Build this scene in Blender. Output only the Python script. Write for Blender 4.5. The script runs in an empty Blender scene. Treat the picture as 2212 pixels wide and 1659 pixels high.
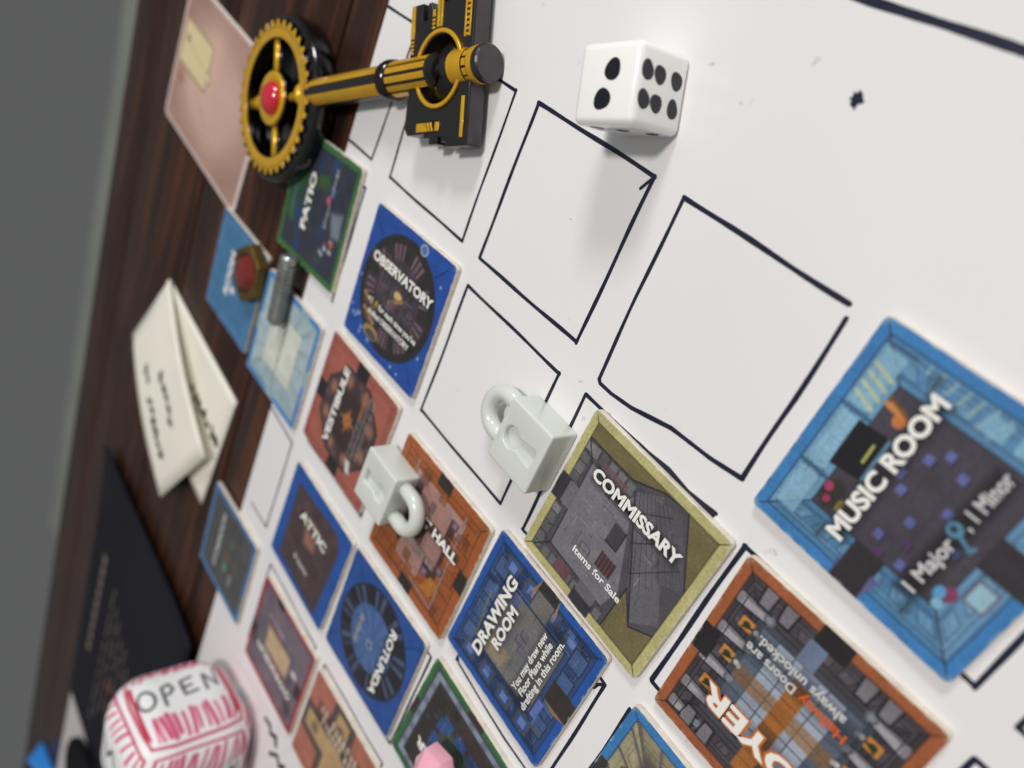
import bpy, bmesh, math, random
import numpy as np
from mathutils import Vector, Matrix
random.seed(7); rng = np.random.default_rng(7)
S = 0.045                      # one room tile is 45 mm wide; everything below is laid out in tile widths
H = 0.04                       # tile thickness
TZ = -0.02                     # table top below the white board's face
PI = math.pi
scene = bpy.context.scene
C = scene.collection

# ------------------------------------------------------------------ camera, world, lamps, exposure
cam_d = bpy.data.cameras.new('camera'); cam = bpy.data.objects.new('camera', cam_d); C.objects.link(cam)
right = Vector((0.57257529, 0.37123079, -0.73098922)); down = Vector((0.58732372, -0.80781884, 0.0497953)); fwd = Vector((-0.57202131, -0.45783887, -0.68056975))
cam.matrix_world = Matrix(((right.x, -down.x, -fwd.x, 1.433*S), (right.y, -down.y, -fwd.y, 2.2488*S), (right.z, -down.z, -fwd.z, 3.181*S), (0, 0, 0, 1)))
cam_d.sensor_width = 36; cam_d.lens = 36*1706.15/2212
cam_d.clip_start = 0.01; cam_d.clip_end = 20
cam_d.dof.use_dof = True; cam_d.dof.focus_distance = 4.2*S; cam_d.dof.aperture_fstop = 8.8
scene.camera = cam

world = bpy.data.worlds.new('World'); scene.world = world; world.use_nodes = True
wn = world.node_tree; wn.nodes.clear()
wo = wn.nodes.new('ShaderNodeOutputWorld'); wb = wn.nodes.new('ShaderNodeBackground')
tc = wn.nodes.new('ShaderNodeTexCoord'); sx = wn.nodes.new('ShaderNodeSeparateXYZ'); wr = wn.nodes.new('ShaderNodeValToRGB')
wn.links.new(tc.outputs['Generated'], sx.inputs[0]); wn.links.new(sx.outputs['Z'], wr.inputs[0])
wr.color_ramp.elements[0].position = 0.0; wr.color_ramp.elements[0].color = (0.195, 0.197, 0.20, 1)
wr.color_ramp.elements[1].position = 0.9; wr.color_ramp.elements[1].color = (0.49, 0.492, 0.50, 1)
wn.links.new(wr.outputs[0], wb.inputs[0]); wb.inputs[1].default_value = 0.52
wn.links.new(wb.outputs[0], wo.inputs[0])

def area_lamp(name, direction, dist, size, power, col):
    l = bpy.data.lights.new(name, 'AREA'); l.shape = 'DISK'; l.size = size; l.energy = power; l.color = col
    o = bpy.data.objects.new(name, l); C.objects.link(o)
    d = Vector(direction).normalized(); t = Vector((-1.3*S, 0.3*S, 0)); o.location = t + d*dist
    o.rotation_euler = d.to_track_quat('Z', 'Y').to_euler()
    return o
area_lamp('ceiling_lamp', (0.15, 0.38, 0.91), 1.7, 0.20, 14.0, (1.0, 0.95, 0.905))
area_lamp('side_lamp', (-0.12, 0.88, 0.46), 1.7, 0.36, 13.0, (0.95, 0.975, 1.0))

scene.render.engine = 'CYCLES'
vs = scene.view_settings; vs.view_transform = 'Standard'; vs.look = 'None'; vs.exposure = 0.07; vs.gamma = 1.0; vs.use_curve_mapping = False

# ------------------------------------------------------------------ materials
def lin(c):
    c = np.asarray(c, float)/255.0
    return np.where(c <= 0.04045, c/12.92, ((c+0.055)/1.055)**2.4)
def mat(name, rgb=None, rough=0.5, metal=0.0, spec=0.5, coat=0.0, sss=0.0, bump=None, vary=None, trans=0.0):
    m = bpy.data.materials.new(name); m.use_nodes = True
    nt = m.node_tree; b = nt.nodes['Principled BSDF']
    if rgb is not None: b.inputs['Base Color'].default_value = (*lin(rgb), 1)
    b.inputs['Roughness'].default_value = rough; b.inputs['Metallic'].default_value = metal
    b.inputs['Specular IOR Level'].default_value = spec; b.inputs['Coat Weight'].default_value = coat; b.inputs['Coat Roughness'].default_value = 0.12
    if trans: b.inputs['Transmission Weight'].default_value = trans
    if sss:
        b.inputs['Subsurface Weight'].default_value = sss; b.inputs['Subsurface Radius'].default_value = (1.0, 0.9, 0.8); b.inputs['Subsurface Scale'].default_value = 0.0025
    if vary:   # (scale, amount): uneven tone
        n = nt.nodes.new('ShaderNodeTexNoise'); n.inputs['Scale'].default_value = vary[0]; n.inputs['Detail'].default_value = 6
        t = nt.nodes.new('ShaderNodeTexCoord'); nt.links.new(t.outputs['Object'], n.inputs['Vector'])
        r = nt.nodes.new('ShaderNodeValToRGB'); a = np.array(lin(rgb))
        r.color_ramp.elements[0].position = 0.3; r.color_ramp.elements[0].color = (*(a*(1-vary[1])), 1)
        r.color_ramp.elements[1].position = 0.7; r.color_ramp.elements[1].color = (*np.minimum(a*(1+vary[1]), 1), 1)
        nt.links.new(n.outputs['Fac'], r.inputs[0]); nt.links.new(r.outputs[0], b.inputs['Base Color'])
    if bump:
        n = nt.nodes.new('ShaderNodeTexNoise'); n.inputs['Scale'].default_value = bump[0]; n.inputs['Detail'].default_value = 4
        t = nt.nodes.new('ShaderNodeTexCoord'); nt.links.new(t.outputs['Object'], n.inputs['Vector'])
        u = nt.nodes.new('ShaderNodeBump'); u.inputs['Strength'].default_value = bump[1]; u.inputs['Distance'].default_value = 0.0003
        nt.links.new(n.outputs['Fac'], u.inputs['Height']); nt.links.new(u.outputs[0], b.inputs['Normal'])
    return m
def print_mat(name, rough, spec, grain):
    m = mat(name, None, rough, 0, spec, bump=(900, 0.12)); nt = m.node_tree; b = nt.nodes['Principled BSDF']
    a = nt.nodes.new('ShaderNodeAttribute'); a.attribute_name = 'ink'
    n = nt.nodes.new('ShaderNodeTexNoise'); n.inputs['Scale'].default_value = 1500; n.inputs['Detail'].default_value = 2
    t = nt.nodes.new('ShaderNodeTexCoord'); nt.links.new(t.outputs['Object'], n.inputs['Vector'])
    mr = nt.nodes.new('ShaderNodeMapRange'); mr.inputs['From Min'].default_value = 0.25; mr.inputs['From Max'].default_value = 0.75
    mr.inputs['To Min'].default_value = 1-grain; mr.inputs['To Max'].default_value = 1+grain
    nt.links.new(n.outputs['Fac'], mr.inputs['Value'])
    v = nt.nodes.new('ShaderNodeVectorMath'); v.operation = 'SCALE'
    nt.links.new(a.outputs['Color'], v.inputs[0]); nt.links.new(mr.outputs[0], v.inputs['Scale']); nt.links.new(v.outputs[0], b.inputs['Base Color'])
    return m
M = {}
M['print'] = print_mat('printed_card', 0.5, 0.35, 0.17)
M['foam'] = print_mat('marker_on_foam', 0.42, 0.4, 0.03)
M['letter'] = mat('white_print', (238, 237, 230), 0.5, 0, 0.3)
M['letter_dim'] = mat('grey_print', (205, 205, 205), 0.55, 0, 0.3)
M['letter_grey'] = mat('pale_grey_print', (150, 150, 152), 0.55, 0, 0.3)
M['letter_orange'] = mat('orange_print', (215, 95, 30), 0.5, 0, 0.3)
M['letter_glow'] = mat('orange_outline_print', (196, 112, 42), 0.5, 0, 0.3)
M['stock'] = mat('grey_card_core', (220, 211, 196), 0.8, 0, 0.2, bump=(700, 0.5), vary=(420, 0.14))
M['ink'] = mat('dry_marker_ink', (22, 26, 48), 0.42, 0, 0.5, vary=(300, 0.35))
M['black_enamel'] = mat('black_key_enamel', (24, 23, 22), 0.38, 0, 0.5, coat=0.3, bump=(500, 0.08))
M['chrome'] = mat('dark_chrome', (74, 72, 74), 0.16, 1.0)
M['black_chrome'] = mat('black_nickel', (62, 60, 62), 0.14, 1.0, coat=0.6)
M['gun'] = mat('gunmetal', (88, 84, 86), 0.34, 0.9, vary=(200, 0.12))
M['gold'] = mat('yellow_enamel', (232, 178, 24), 0.28, 0.4, 0.5, coat=0.5, vary=(160, 0.08))
M['ruby'] = mat('red_gem', (205, 18, 46), 0.12, 0, 0.7, coat=0.8, sss=0.15)
M['ruby_dark'] = mat('deep_red_gem', (120, 22, 18), 0.15, 0.1, 0.6, coat=0.7)
M['brass'] = mat('antique_brass', (112, 92, 46), 0.42, 0.75, vary=(120, 0.3))
M['die_white'] = mat('ivory_acrylic', (252, 251, 246), 0.18, 0, 0.5, coat=0.3, sss=0.12)
M['pip'] = mat('die_pip_ink', (24, 24, 36), 0.4, 0, 0.4, vary=(500, 0.3))
M['lock'] = mat('pale_plastic', (214, 218, 211), 0.24, 0, 0.5, coat=0.25, sss=0.35)
M['pinkgem'] = mat('pink_acrylic', (246, 178, 194), 0.16, 0, 0.5, coat=0.4, sss=0.4)
M['paper'] = mat('cream_paper', (240, 236, 222), 0.75, 0, 0.25, bump=(120, 0.25), vary=(40, 0.03))
M['paper_white'] = mat('white_paper', (205, 200, 196), 0.7, 0, 0.25, vary=(30, 0.04))
M['steel'] = mat('threaded_steel', (188, 191, 188), 0.34, 0.85, vary=(300, 0.2))
M['black_sheet'] = mat('black_print_sheet', (27, 27, 36), 0.6, 0, 0.12, vary=(12, 0.2))
M['sheet_text'] = mat('faded_print', (124, 112, 100), 0.6, 0, 0.3)
M['sheet_red'] = mat('faded_red_print', (110, 36, 40), 0.6, 0, 0.3)
M['pouch'] = mat('black_cloth', (18, 18, 22), 0.8, 0, 0.2, bump=(220, 0.6))
M['blue_plastic'] = mat('bright_blue_plastic', (48, 140, 222), 0.35, 0, 0.5)
M['scribble'] = mat('pencil_ink', (28, 28, 28), 0.6, 0, 0.3)

def board_mat():
    m = mat('glossy_white_board', (237, 235, 235), 0.17, 0, 0.5); nt = m.node_tree; b = nt.nodes['Principled BSDF']
    t = nt.nodes.new('ShaderNodeTexCoord')
    vo = nt.nodes.new('ShaderNodeTexVoronoi'); vo.inputs['Scale'].default_value = 95; vo.inputs['Randomness'].default_value = 1
    n0 = nt.nodes.new('ShaderNodeTexNoise'); n0.inputs['Scale'].default_value = 260; n0.inputs['Detail'].default_value = 3
    mp = nt.nodes.new('ShaderNodeVectorMath'); mp.operation = 'MULTIPLY_ADD'; mp.inputs[1].default_value = (0.007, 0.007, 0.007)
    nt.links.new(t.outputs['Object'], n0.inputs['Vector']); nt.links.new(n0.outputs['Color'], mp.inputs[0]); nt.links.new(t.outputs['Object'], mp.inputs[2])
    nt.links.new(mp.outputs[0], vo.inputs['Vector'])
    n1 = nt.nodes.new('ShaderNodeTexNoise'); n1.inputs['Scale'].default_value = 38; n1.inputs['Detail'].default_value = 2
    nt.links.new(t.outputs['Object'], n1.inputs['Vector'])
    lt = nt.nodes.new('ShaderNodeMapRange'); lt.inputs['From Min'].default_value = 0.05; lt.inputs['From Max'].default_value = 0.09; lt.inputs['To Min'].default_value = 1; lt.inputs['To Max'].default_value = 0
    nt.links.new(vo.outputs['Distance'], lt.inputs['Value'])
    g = nt.nodes.new('ShaderNodeMapRange'); g.inputs['From Min'].default_value = 0.47; g.inputs['From Max'].default_value = 0.62; g.inputs['To Max'].default_value = 0.5
    nt.links.new(n1.outputs['Fac'], g.inputs['Value'])
    mu = nt.nodes.new('ShaderNodeMath'); mu.operation = 'MULTIPLY'; nt.links.new(lt.outputs[0], mu.inputs[0]); nt.links.new(g.outputs[0], mu.inputs[1])
    n2 = nt.nodes.new('ShaderNodeTexNoise'); n2.inputs['Scale'].default_value = 9; n2.inputs['Detail'].default_value = 5
    nt.links.new(t.outputs['Object'], n2.inputs['Vector'])
    cr = nt.nodes.new('ShaderNodeValToRGB'); a = lin((237, 235, 235))
    cr.color_ramp.elements[0].position = 0.3; cr.color_ramp.elements[0].color = (*(a*0.955), 1)
    cr.color_ramp.elements[1].position = 0.7; cr.color_ramp.elements[1].color = (*a, 1)
    nt.links.new(n2.outputs['Fac'], cr.inputs[0])
    mx = nt.nodes.new('ShaderNodeMix'); mx.data_type = 'RGBA'; mx.inputs['B'].default_value = (*lin((150, 146, 148)), 1)
    nt.links.new(mu.outputs[0], mx.inputs['Factor']); nt.links.new(cr.outputs[0], mx.inputs['A']); nt.links.new(mx.outputs['Result'], b.inputs['Base Color'])
    rr = nt.nodes.new('ShaderNodeMapRange'); rr.inputs['To Min'].default_value = 0.05; rr.inputs['To Max'].default_value = 0.15
    nt.links.new(n2.outputs['Fac'], rr.inputs['Value']); nt.links.new(rr.outputs[0], b.inputs['Roughness'])
    return m
M['board'] = board_mat()

def wood_mat():
    m = mat('dark_stained_wood', None, 0.36, 0, 0.16, coat=0.05); nt = m.node_tree; b = nt.nodes['Principled BSDF']
    t = nt.nodes.new('ShaderNodeTexCoord'); oi = nt.nodes.new('ShaderNodeObjectInfo')
    ad = nt.nodes.new('ShaderNodeVectorMath'); ad.operation = 'ADD'
    sc = nt.nodes.new('ShaderNodeVectorMath'); sc.operation = 'SCALE'; sc.inputs['Scale'].default_value = 3
    cb = nt.nodes.new('ShaderNodeCombineXYZ'); nt.links.new(oi.outputs['Random'], cb.inputs[1]); nt.links.new(cb.outputs[0], sc.inputs[0])
    nt.links.new(t.outputs['Object'], ad.inputs[0]); nt.links.new(sc.outputs[0], ad.inputs[1])
    mp = nt.nodes.new('ShaderNodeMapping'); mp.inputs['Scale'].default_value = (70, 5, 70); nt.links.new(ad.outputs[0], mp.inputs['Vector'])
    n = nt.nodes.new('ShaderNodeTexNoise'); n.inputs['Scale'].default_value = 1.6; n.inputs['Detail'].default_value = 8; n.inputs['Roughness'].default_value = 0.65; n.inputs['Distortion'].default_value = 0.7
    nt.links.new(mp.outputs[0], n.inputs['Vector'])
    r = nt.nodes.new('ShaderNodeValToRGB'); e = r.color_ramp.elements
    e[0].position = 0.30; e[0].color = (*lin((18, 13, 12)), 1); e[1].position = 0.80; e[1].color = (*lin((100, 58, 34)), 1)
    k = e.new(0.52); k.color = (*lin((54, 33, 24)), 1)
    nt.links.new(n.outputs['Fac'], r.inputs[0]); nt.links.new(r.outputs[0], b.inputs['Base Color'])
    u = nt.nodes.new('ShaderNodeBump'); u.inputs['Strength'].default_value = 0.25; u.inputs['Distance'].default_value = 0.0004
    nt.links.new(n.outputs['Fac'], u.inputs['Height']); nt.links.new(u.outputs[0], b.inputs['Normal'])
    return m
M['wood'] = wood_mat()
M['floor'] = mat('grey_floor', (188, 192, 180), 0.6, 0, 0.3, vary=(3, 0.1))

# ------------------------------------------------------------------ mesh helpers (tile widths in, metres out)
def link(o, parent=None):
    C.objects.link(o)
    if parent is not None: o.parent = parent
    return o
def mk(name, V, F, material, parent=None, loc=(0, 0, 0), rz=0, smooth=False):
    me = bpy.data.meshes.new(name); me.from_pydata([(x*S, y*S, z*S) for x, y, z in V], [], F); me.update()
    me.materials.append(material)
    if smooth: me.polygons.foreach_set('use_smooth', [True]*len(me.polygons))
    o = bpy.data.objects.new(name, me); o.location = Vector(loc)*S; o.rotation_euler = (0, 0, rz)
    return link(o, parent)
def from_bm(name, bm, material, parent=None, loc=(0, 0, 0), rz=0, smooth=None):
    bmesh.ops.scale(bm, vec=(S, S, S), verts=bm.verts)
    me = bpy.data.meshes.new(name); bm.to_mesh(me); bm.free(); me.materials.append(material)
    if smooth is not None:
        me.polygons.foreach_set('use_smooth', [True]*len(me.polygons)); me.set_sharp_from_angle(angle=smooth)
    o = bpy.data.objects.new(name, me); o.location = Vector(loc)*S; o.rotation_euler = (0, 0, rz)
    return link(o, parent)
def thing(name, label, cat, loc=(0, 0, 0), rz=0, group=None):
    o = bpy.data.objects.new(name, None); o.empty_display_size = 0.005; C.objects.link(o)
    o.location = Vector(loc)*S; o.rotation_euler = (0, 0, rz); tag(o, label, cat, group)
    return o
def tag(o, label, cat, group=None):
    o['label'] = label; o['category'] = cat
    if group: o['group'] = group
    return o
def rbox(bm, x0, x1, y0, y1, z0, z1, r=0.0, seg=3):
    g = bmesh.ops.create_cube(bm, size=1)['verts']
    for v in g: v.co = Vector((x0+(v.co.x+.5)*(x1-x0), y0+(v.co.y+.5)*(y1-y0), z0+(v.co.z+.5)*(z1-z0)))
    if r > 0:
        es = list({e for v in g for e in v.link_edges})
        bmesh.ops.bevel(bm, geom=es, offset=r, segments=seg, affect='EDGES', profile=0.5)
def shape2mesh(name, loops, z0, z1, material, parent=None, bevel=0.0, loc=(0, 0, 0), rz=0, smooth=0.6, seg=2):
    """Flat outlines (first = outside, others = holes) extruded from z0 to z1 with rounded edges."""
    cu = bpy.data.curves.new('tmp', 'CURVE'); cu.dimensions = '2D'; cu.fill_mode = 'BOTH'
    for L in loops:
        sp = cu.splines.new('POLY'); sp.points.add(len(L)-1)
        for q, (x, y) in zip(sp.points, L): q.co = (x*S, y*S, 0, 1)
        sp.use_cyclic_u = True
    cu.extrude = max((z1-z0)/2*S - bevel*S, 0); cu.bevel_depth = bevel*S; cu.offset = -bevel*S; cu.bevel_resolution = seg
    return curve_obj(name, cu, material, parent, loc, rz, smooth, (z0+z1)/2)
def curve_obj(name, cu, material, parent, loc, rz, smooth=None, dz=0.0):
    t = bpy.data.objects.new('tmp', cu); C.objects.link(t)
    dg = bpy.context.evaluated_depsgraph_get(); me = bpy.data.meshes.new_from_object(t.evaluated_get(dg))
    bpy.data.objects.remove(t); bpy.data.curves.remove(cu)
    me.name = name; me.materials.clear(); me.materials.append(material)
    if dz: me.transform(Matrix.Translation((0, 0, dz*S)))
    if smooth is not None and len(me.polygons):
        bm = bmesh.new(); bm.from_mesh(me); bmesh.ops.remove_doubles(bm, verts=bm.verts, dist=1e-6); bm.to_mesh(me); bm.free()
        me.polygons.foreach_set('use_smooth', [True]*len(me.polygons)); me.set_sharp_from_angle(angle=smooth)
    o = bpy.data.objects.new(name, me); o.location = Vector(loc)*S; o.rotation_euler = (0, 0, rz)
    return link(o, parent)
def rrect(x0, x1, y0, y1, r, n=5):
    P = []
    for cx, cy, a in ((x1-r, y1-r, 0), (x0+r, y1-r, PI/2), (x0+r, y0+r, PI), (x1-r, y0+r, 1.5*PI)):
        P += [(cx+r*math.cos(a+k*PI/2/n), cy+r*math.sin(a+k*PI/2/n)) for k in range(n+1)]
    return P
def circle(r, n=48, cx=0, cy=0): return [(cx+r*math.cos(2*PI*k/n), cy+r*math.sin(2*PI*k/n)) for k in range(n)]
def text(name, body, size, u, v, material, parent, z, rz=0, width=None, bold=0.012, align='CENTER', shear=0.0):
    cu = bpy.data.curves.new('tmp', 'FONT'); cu.body = body; cu.size = size*S; cu.align_x = align; cu.align_y = 'CENTER'
    cu.offset = bold*size*S*2; cu.shear = shear; cu.resolution_u = 3; cu.fill_mode = 'FRONT'
    c, s = math.cos(rz), math.sin(rz)
    o = curve_obj(name, cu, material, parent, (c*u-s*v, s*u+c*v, z), rz)
    if width:
        xs = [q.co.x for q in o.data.vertices]; k = width*S/max(max(xs)-min(xs), 1e-9)
        for q in o.data.vertices: q.co.x *= k
    return o
def lathe(prof, n=40, axis='z', off=(0, 0, 0)):
    """prof: (radius, height) pairs; returns V, F of a body of revolution."""
    V, F = [], []
    for r, h in prof:
        for k in range(n):
            a = 2*PI*k/n; x, y = r*math.cos(a), r*math.sin(a)
            V.append((off[0]+x, off[1]+y, off[2]+h) if axis == 'z' else (off[0]+h, off[1]+x, off[2]+y))
    for i in range(len(prof)-1):
        for k in range(n):
            a, b = i*n+k, i*n+(k+1) % n
            F.append((a, b, b+n, a+n) if axis == 'z' else (a, b, b+n, a+n))
    F.append(tuple(range(n-1, -1, -1))); F.append(tuple((len(prof)-1)*n+k for k in range(n)))
    return V, F
def tube(path, rad, n=16):
    V, F = [], []; P = [Vector(q) for q in path]; up = Vector((0, 0, 1))
    for i, q in enumerate(P):
        t = (P[min(i+1, len(P)-1)]-P[max(i-1, 0)]).normalized(); a = t.cross(up).normalized(); b = a.cross(t)
        for k in range(n):
            w = 2*PI*k/n; V.append(tuple(q + a*rad*math.cos(w) + b*rad*math.sin(w)))
    for i in range(len(P)-1):
        for k in range(n): F.append((i*n+k, i*n+(k+1) % n, (i+1)*n+(k+1) % n, (i+1)*n+k))
    F.append(tuple(range(n-1, -1, -1))); F.append(tuple((len(P)-1)*n+k for k in range(n)))
    return V, F
def ribbon(path, width, z=0.0, wob=0.0, step=0.03):
    """A felt-pen stroke: flat strip along path with rounded ends and a slightly uneven width."""
    Q = [Vector((*path[0], 0))]
    for a, b in zip(path[:-1], path[1:]):
        a, b = Vector((*a[:2], 0)), Vector((*b[:2], 0)); n = max(2, int((b-a).length/step))
        Q += [a.lerp(b, k/n) for k in range(1, n+1)]
    ph = random.uniform(0, 6); V, F = [], []
    d0 = (Q[1]-Q[0]).normalized(); d1 = (Q[-1]-Q[-2]).normalized()
    rows = [(Q[0]-d0*width*.5, .35), (Q[0]-d0*width*.3, .8)]+[(q, 1) for q in Q]+[(Q[-1]+d1*width*.3, .8), (Q[-1]+d1*width*.5, .35)]
    for i, (q, f) in enumerate(rows):
        t = (rows[min(i+1, len(rows)-1)][0]-rows[max(i-1, 0)][0]).normalized(); nn = Vector((-t.y, t.x, 0))
        s_ = i*step; q = q + nn*wob*(math.sin(3.1*s_+ph)+.5*math.sin(9*s_+2*ph)); w = width*.5*f*(1+.09*math.sin(13*s_+ph)+random.uniform(-.05, .05))
        V += [tuple(q+nn*w+Vector((0, 0, z))), tuple(q-nn*w+Vector((0, 0, z)))]
    for i in range(len(rows)-1): F.append((2*i+1, 2*i+3, 2*i+2, 2*i))
    return V, F
def merge(parts):
    V, F = [], []
    for v, f in parts:
        n = len(V); V += list(v); F += [tuple(i+n for i in q) for q in f]
    return V, F

# ------------------------------------------------------------------ ink canvas: flat print held as colours on a fine mesh
class Ink:
    def __init__(s, n, bg):
        s.n = n; g = np.linspace(-.5, .5, n); s.U, s.Vv = np.meshgrid(g, g); s.a = np.empty((n, n, 3)); s.a[:] = bg; s.px = 1.0/n
    def put(s, cov, col): s.a = s.a*(1-cov[..., None]) + np.asarray(col, float)*cov[..., None]
    def poly(s, pts, col, al=1.0, soft=1.0):
        d = np.full(s.U.shape, 1e9); ins = np.zeros(s.U.shape, bool); n = len(pts)
        for i in range(n):
            (x0, y0), (x1, y1) = pts[i], pts[(i+1) % n]; ex, ey = x1-x0, y1-y0
            t = np.clip(((s.U-x0)*ex+(s.Vv-y0)*ey)/(ex*ex+ey*ey+1e-12), 0, 1)
            d = np.minimum(d, np.hypot(s.U-x0-t*ex, s.Vv-y0-t*ey))
            cr = ((y0 > s.Vv) != (y1 > s.Vv)) & (s.U < ex*(s.Vv-y0)/(ey if abs(ey) > 1e-12 else 1e-12)+x0); ins ^= cr
        sd = np.where(ins, -d, d); s.put(np.clip(.5-sd/(s.px*soft), 0, 1)*al, col)
    def rect(s, x0, x1, y0, y1, col, al=1.0, soft=1.0): s.poly([(x0, y0), (x1, y0), (x1, y1), (x0, y1)], col, al, soft)
    def ell(s, cx, cy, rx, ry, col, al=1.0, soft=1.0):
        d = (np.hypot((s.U-cx)/rx, (s.Vv-cy)/ry)-1)*min(rx, ry); s.put(np.clip(.5-d/(s.px*soft), 0, 1)*al, col)
    def line(s, pts, w, col, al=1.0, soft=1.0):
        d = np.full(s.U.shape, 1e9)
        for (x0, y0), (x1, y1) in zip(pts[:-1], pts[1:]):
            ex, ey = x1-x0, y1-y0; t = np.clip(((s.U-x0)*ex+(s.Vv-y0)*ey)/(ex*ex+ey*ey+1e-12), 0, 1)
            d = np.minimum(d, np.hypot(s.U-x0-t*ex, s.Vv-y0-t*ey))
        s.put(np.clip(.5-(d-w/2)/(s.px*soft), 0, 1)*al, col)
    def border(s, w, col, dark=(30, 30, 34)):
        m = np.maximum(abs(s.U), abs(s.Vv)); s.put(np.clip(.5+(m-(.5-w))/s.px, 0, 1), col)
        e = .5-w
        for a in ((1, 1), (-1, 1), (-1, -1), (1, -1)): s.line([(a[0]*e, a[1]*e), (a[0]*.5, a[1]*.5)], .008, dark, .7)
        s.line([(-e, -e), (e, -e), (e, e), (-e, e), (-e, -e)], .008, dark, .6)
    def room(s, e, f, fl, walls, ln=(38, 36, 42)):
        q = [(-1, 1), (1, 1), (1, -1), (-1, -1)]
        for i in range(4):
            a, b = q[i], q[(i+1) % 4]; s.poly([(a[0]*e, a[1]*e), (b[0]*e, b[1]*e), (b[0]*f, b[1]*f), (a[0]*f, a[1]*f)], walls[i % len(walls)])
        s.rect(-f, f, -f, f, fl)
        for a in q: s.line([(a[0]*e, a[1]*e), (a[0]*f, a[1]*f)], .007, ln, .8)
        s.line([(-f, -f), (f, -f), (f, f), (-f, f), (-f, -f)], .007, ln, .8)
    def blotch(s, amt, k=9):
        g = rng.random((k+1, k+1)); x = np.linspace(0, k-1e-6, s.n); i = x.astype(int); t = x-i; t = t*t*(3-2*t)
        r = g[:, i]*(1-t)+g[:, i+1]*t; z = r[i]*(1-t)[:, None]+r[i+1]*t[:, None]
        s.a *= (1+amt*(z-.5))[..., None]
    def panels(s, e, f, n, dark, light, al=.6):
        for a in range(4):
            c, t = ((1, 0), (0, 1), (-1, 0), (0, -1))[a], ((0, 1), (-1, 0), (0, -1), (1, 0))[a]
            def P(r, q): return (c[0]*r+t[0]*q*r, c[1]*r+t[1]*q*r)
            m = f+(e-f)*.22; m2 = f+(e-f)*.80
            s.line([P(m, -1), P(m, 1)], .005, dark, al); s.line([P(m2, -1), P(m2, 1)], .0045, dark, al*.8); s.line([P(m2-.01, -1), P(m2-.01, 1)], .004, light, al*.6)
            for k in range(n):
                q = -1+2*(k+.5)/n; w = .62/n
                s.poly([P(m+.01, q-w), P(m+.01, q+w), P(m2-.02, q+w), P(m2-.02, q-w)], light, .22)
                s.line([P(m+.01, q-w), P(m+.01, q+w), P(m2-.02, q+w), P(m2-.02, q-w), P(m+.01, q-w)], .0042, dark, al)
                if random.random() < .5: s.line([P(m+.02, q-w*.3), P(m2-.03, q-w*.3)], .004, dark, al*.7)
                if random.random() < .4: s.line([P(m+.02, q+w*.4), P(m2-.03, q+w*.4)], .004, light, al*.7)
        for k in range(7):
            v = -f+2*f*(k+.5)/7; s.line([(-f, v), (f, v)], .0035, dark, al*.45)
        for k in range(16): u = random.uniform(-f, f); v = -f+2*f*(random.randrange(7)+.5)/7; s.line([(u, v), (u, min(v+2*f/7, f))], .0035, dark, al*.45)
    def detail(s, e, f, n, pal, dark=(34, 32, 36)):
        for k in range(n):
            u, v = random.uniform(-e, e), random.uniform(-e, e); wall = max(abs(u), abs(v)) > f
            if not wall and random.random() < .55: continue
            w, h = random.uniform(.015, .05), random.uniform(.015, .05)
            if wall and abs(u) > abs(v): w *= .7
            x0, x1, y0, y1 = max(u-w, -e), min(u+w, e), max(v-h, -e), min(v+h, e)
            s.rect(x0, x1, y0, y1, random.choice(pal), random.uniform(.35, .8)); s.line([(x0, y0), (x1, y0), (x1, y1), (x0, y1), (x0, y0)], .0045, dark, .65)
        for k in range(70+n):
            u, v = random.uniform(-e, e), random.uniform(-e, e); L = random.uniform(.02, .09); q = random.random()
            d = (L, 0) if q < .4 else (0, L) if q < .8 else (u*.2, v*.2)
            s.line([(u, v), (max(min(u+d[0], e), -e), max(min(v+d[1], e), -e))], .0035, dark if random.random() < .7 else (190, 190, 196), random.uniform(.25, .6))
    def squiggle(s, u0, u1, v, hgt, col, al=.8):
        n = int((u1-u0)/(hgt*.55)); u = u0
        for k in range(n):
            w = hgt*.42; c = random.randrange(3)
            if random.random() < .14: u += hgt*.6; continue
            if u > u1: break
            if c == 0: s.ell(u+w/2, v, w*.5, hgt*.38, col, al*.8)
            elif c == 1: s.line([(u, v-hgt*.4), (u+w*.2, v+hgt*.4), (u+w*.8, v-hgt*.4)], hgt*.2, col, al)
            else: s.line([(u+w*.2, v-hgt*.45), (u+w*.2, v+hgt*.45), (u+w, v+hgt*.1)], hgt*.2, col, al)
            u += hgt*.62
    def wear(s, amt=.5):
        m = .5-np.maximum(abs(s.U), abs(s.Vv)); z = rng.random((s.n, s.n)); k = 26
        g = rng.random((k+1, k+1)); x = np.linspace(0, k-1e-6, s.n).astype(int); zz = g[np.ix_(x, x)]
        c = np.clip(1-m/.012, 0, 1)*(zz > .62)*(.35+.65*z)*amt
        cm = np.clip(1-(np.hypot(.5-abs(s.U), .5-abs(s.Vv)))/.05, 0, 1)*(z > .35)*amt
        s.put(np.clip(np.maximum(c, cm), 0, 1), (226, 222, 214))
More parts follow.
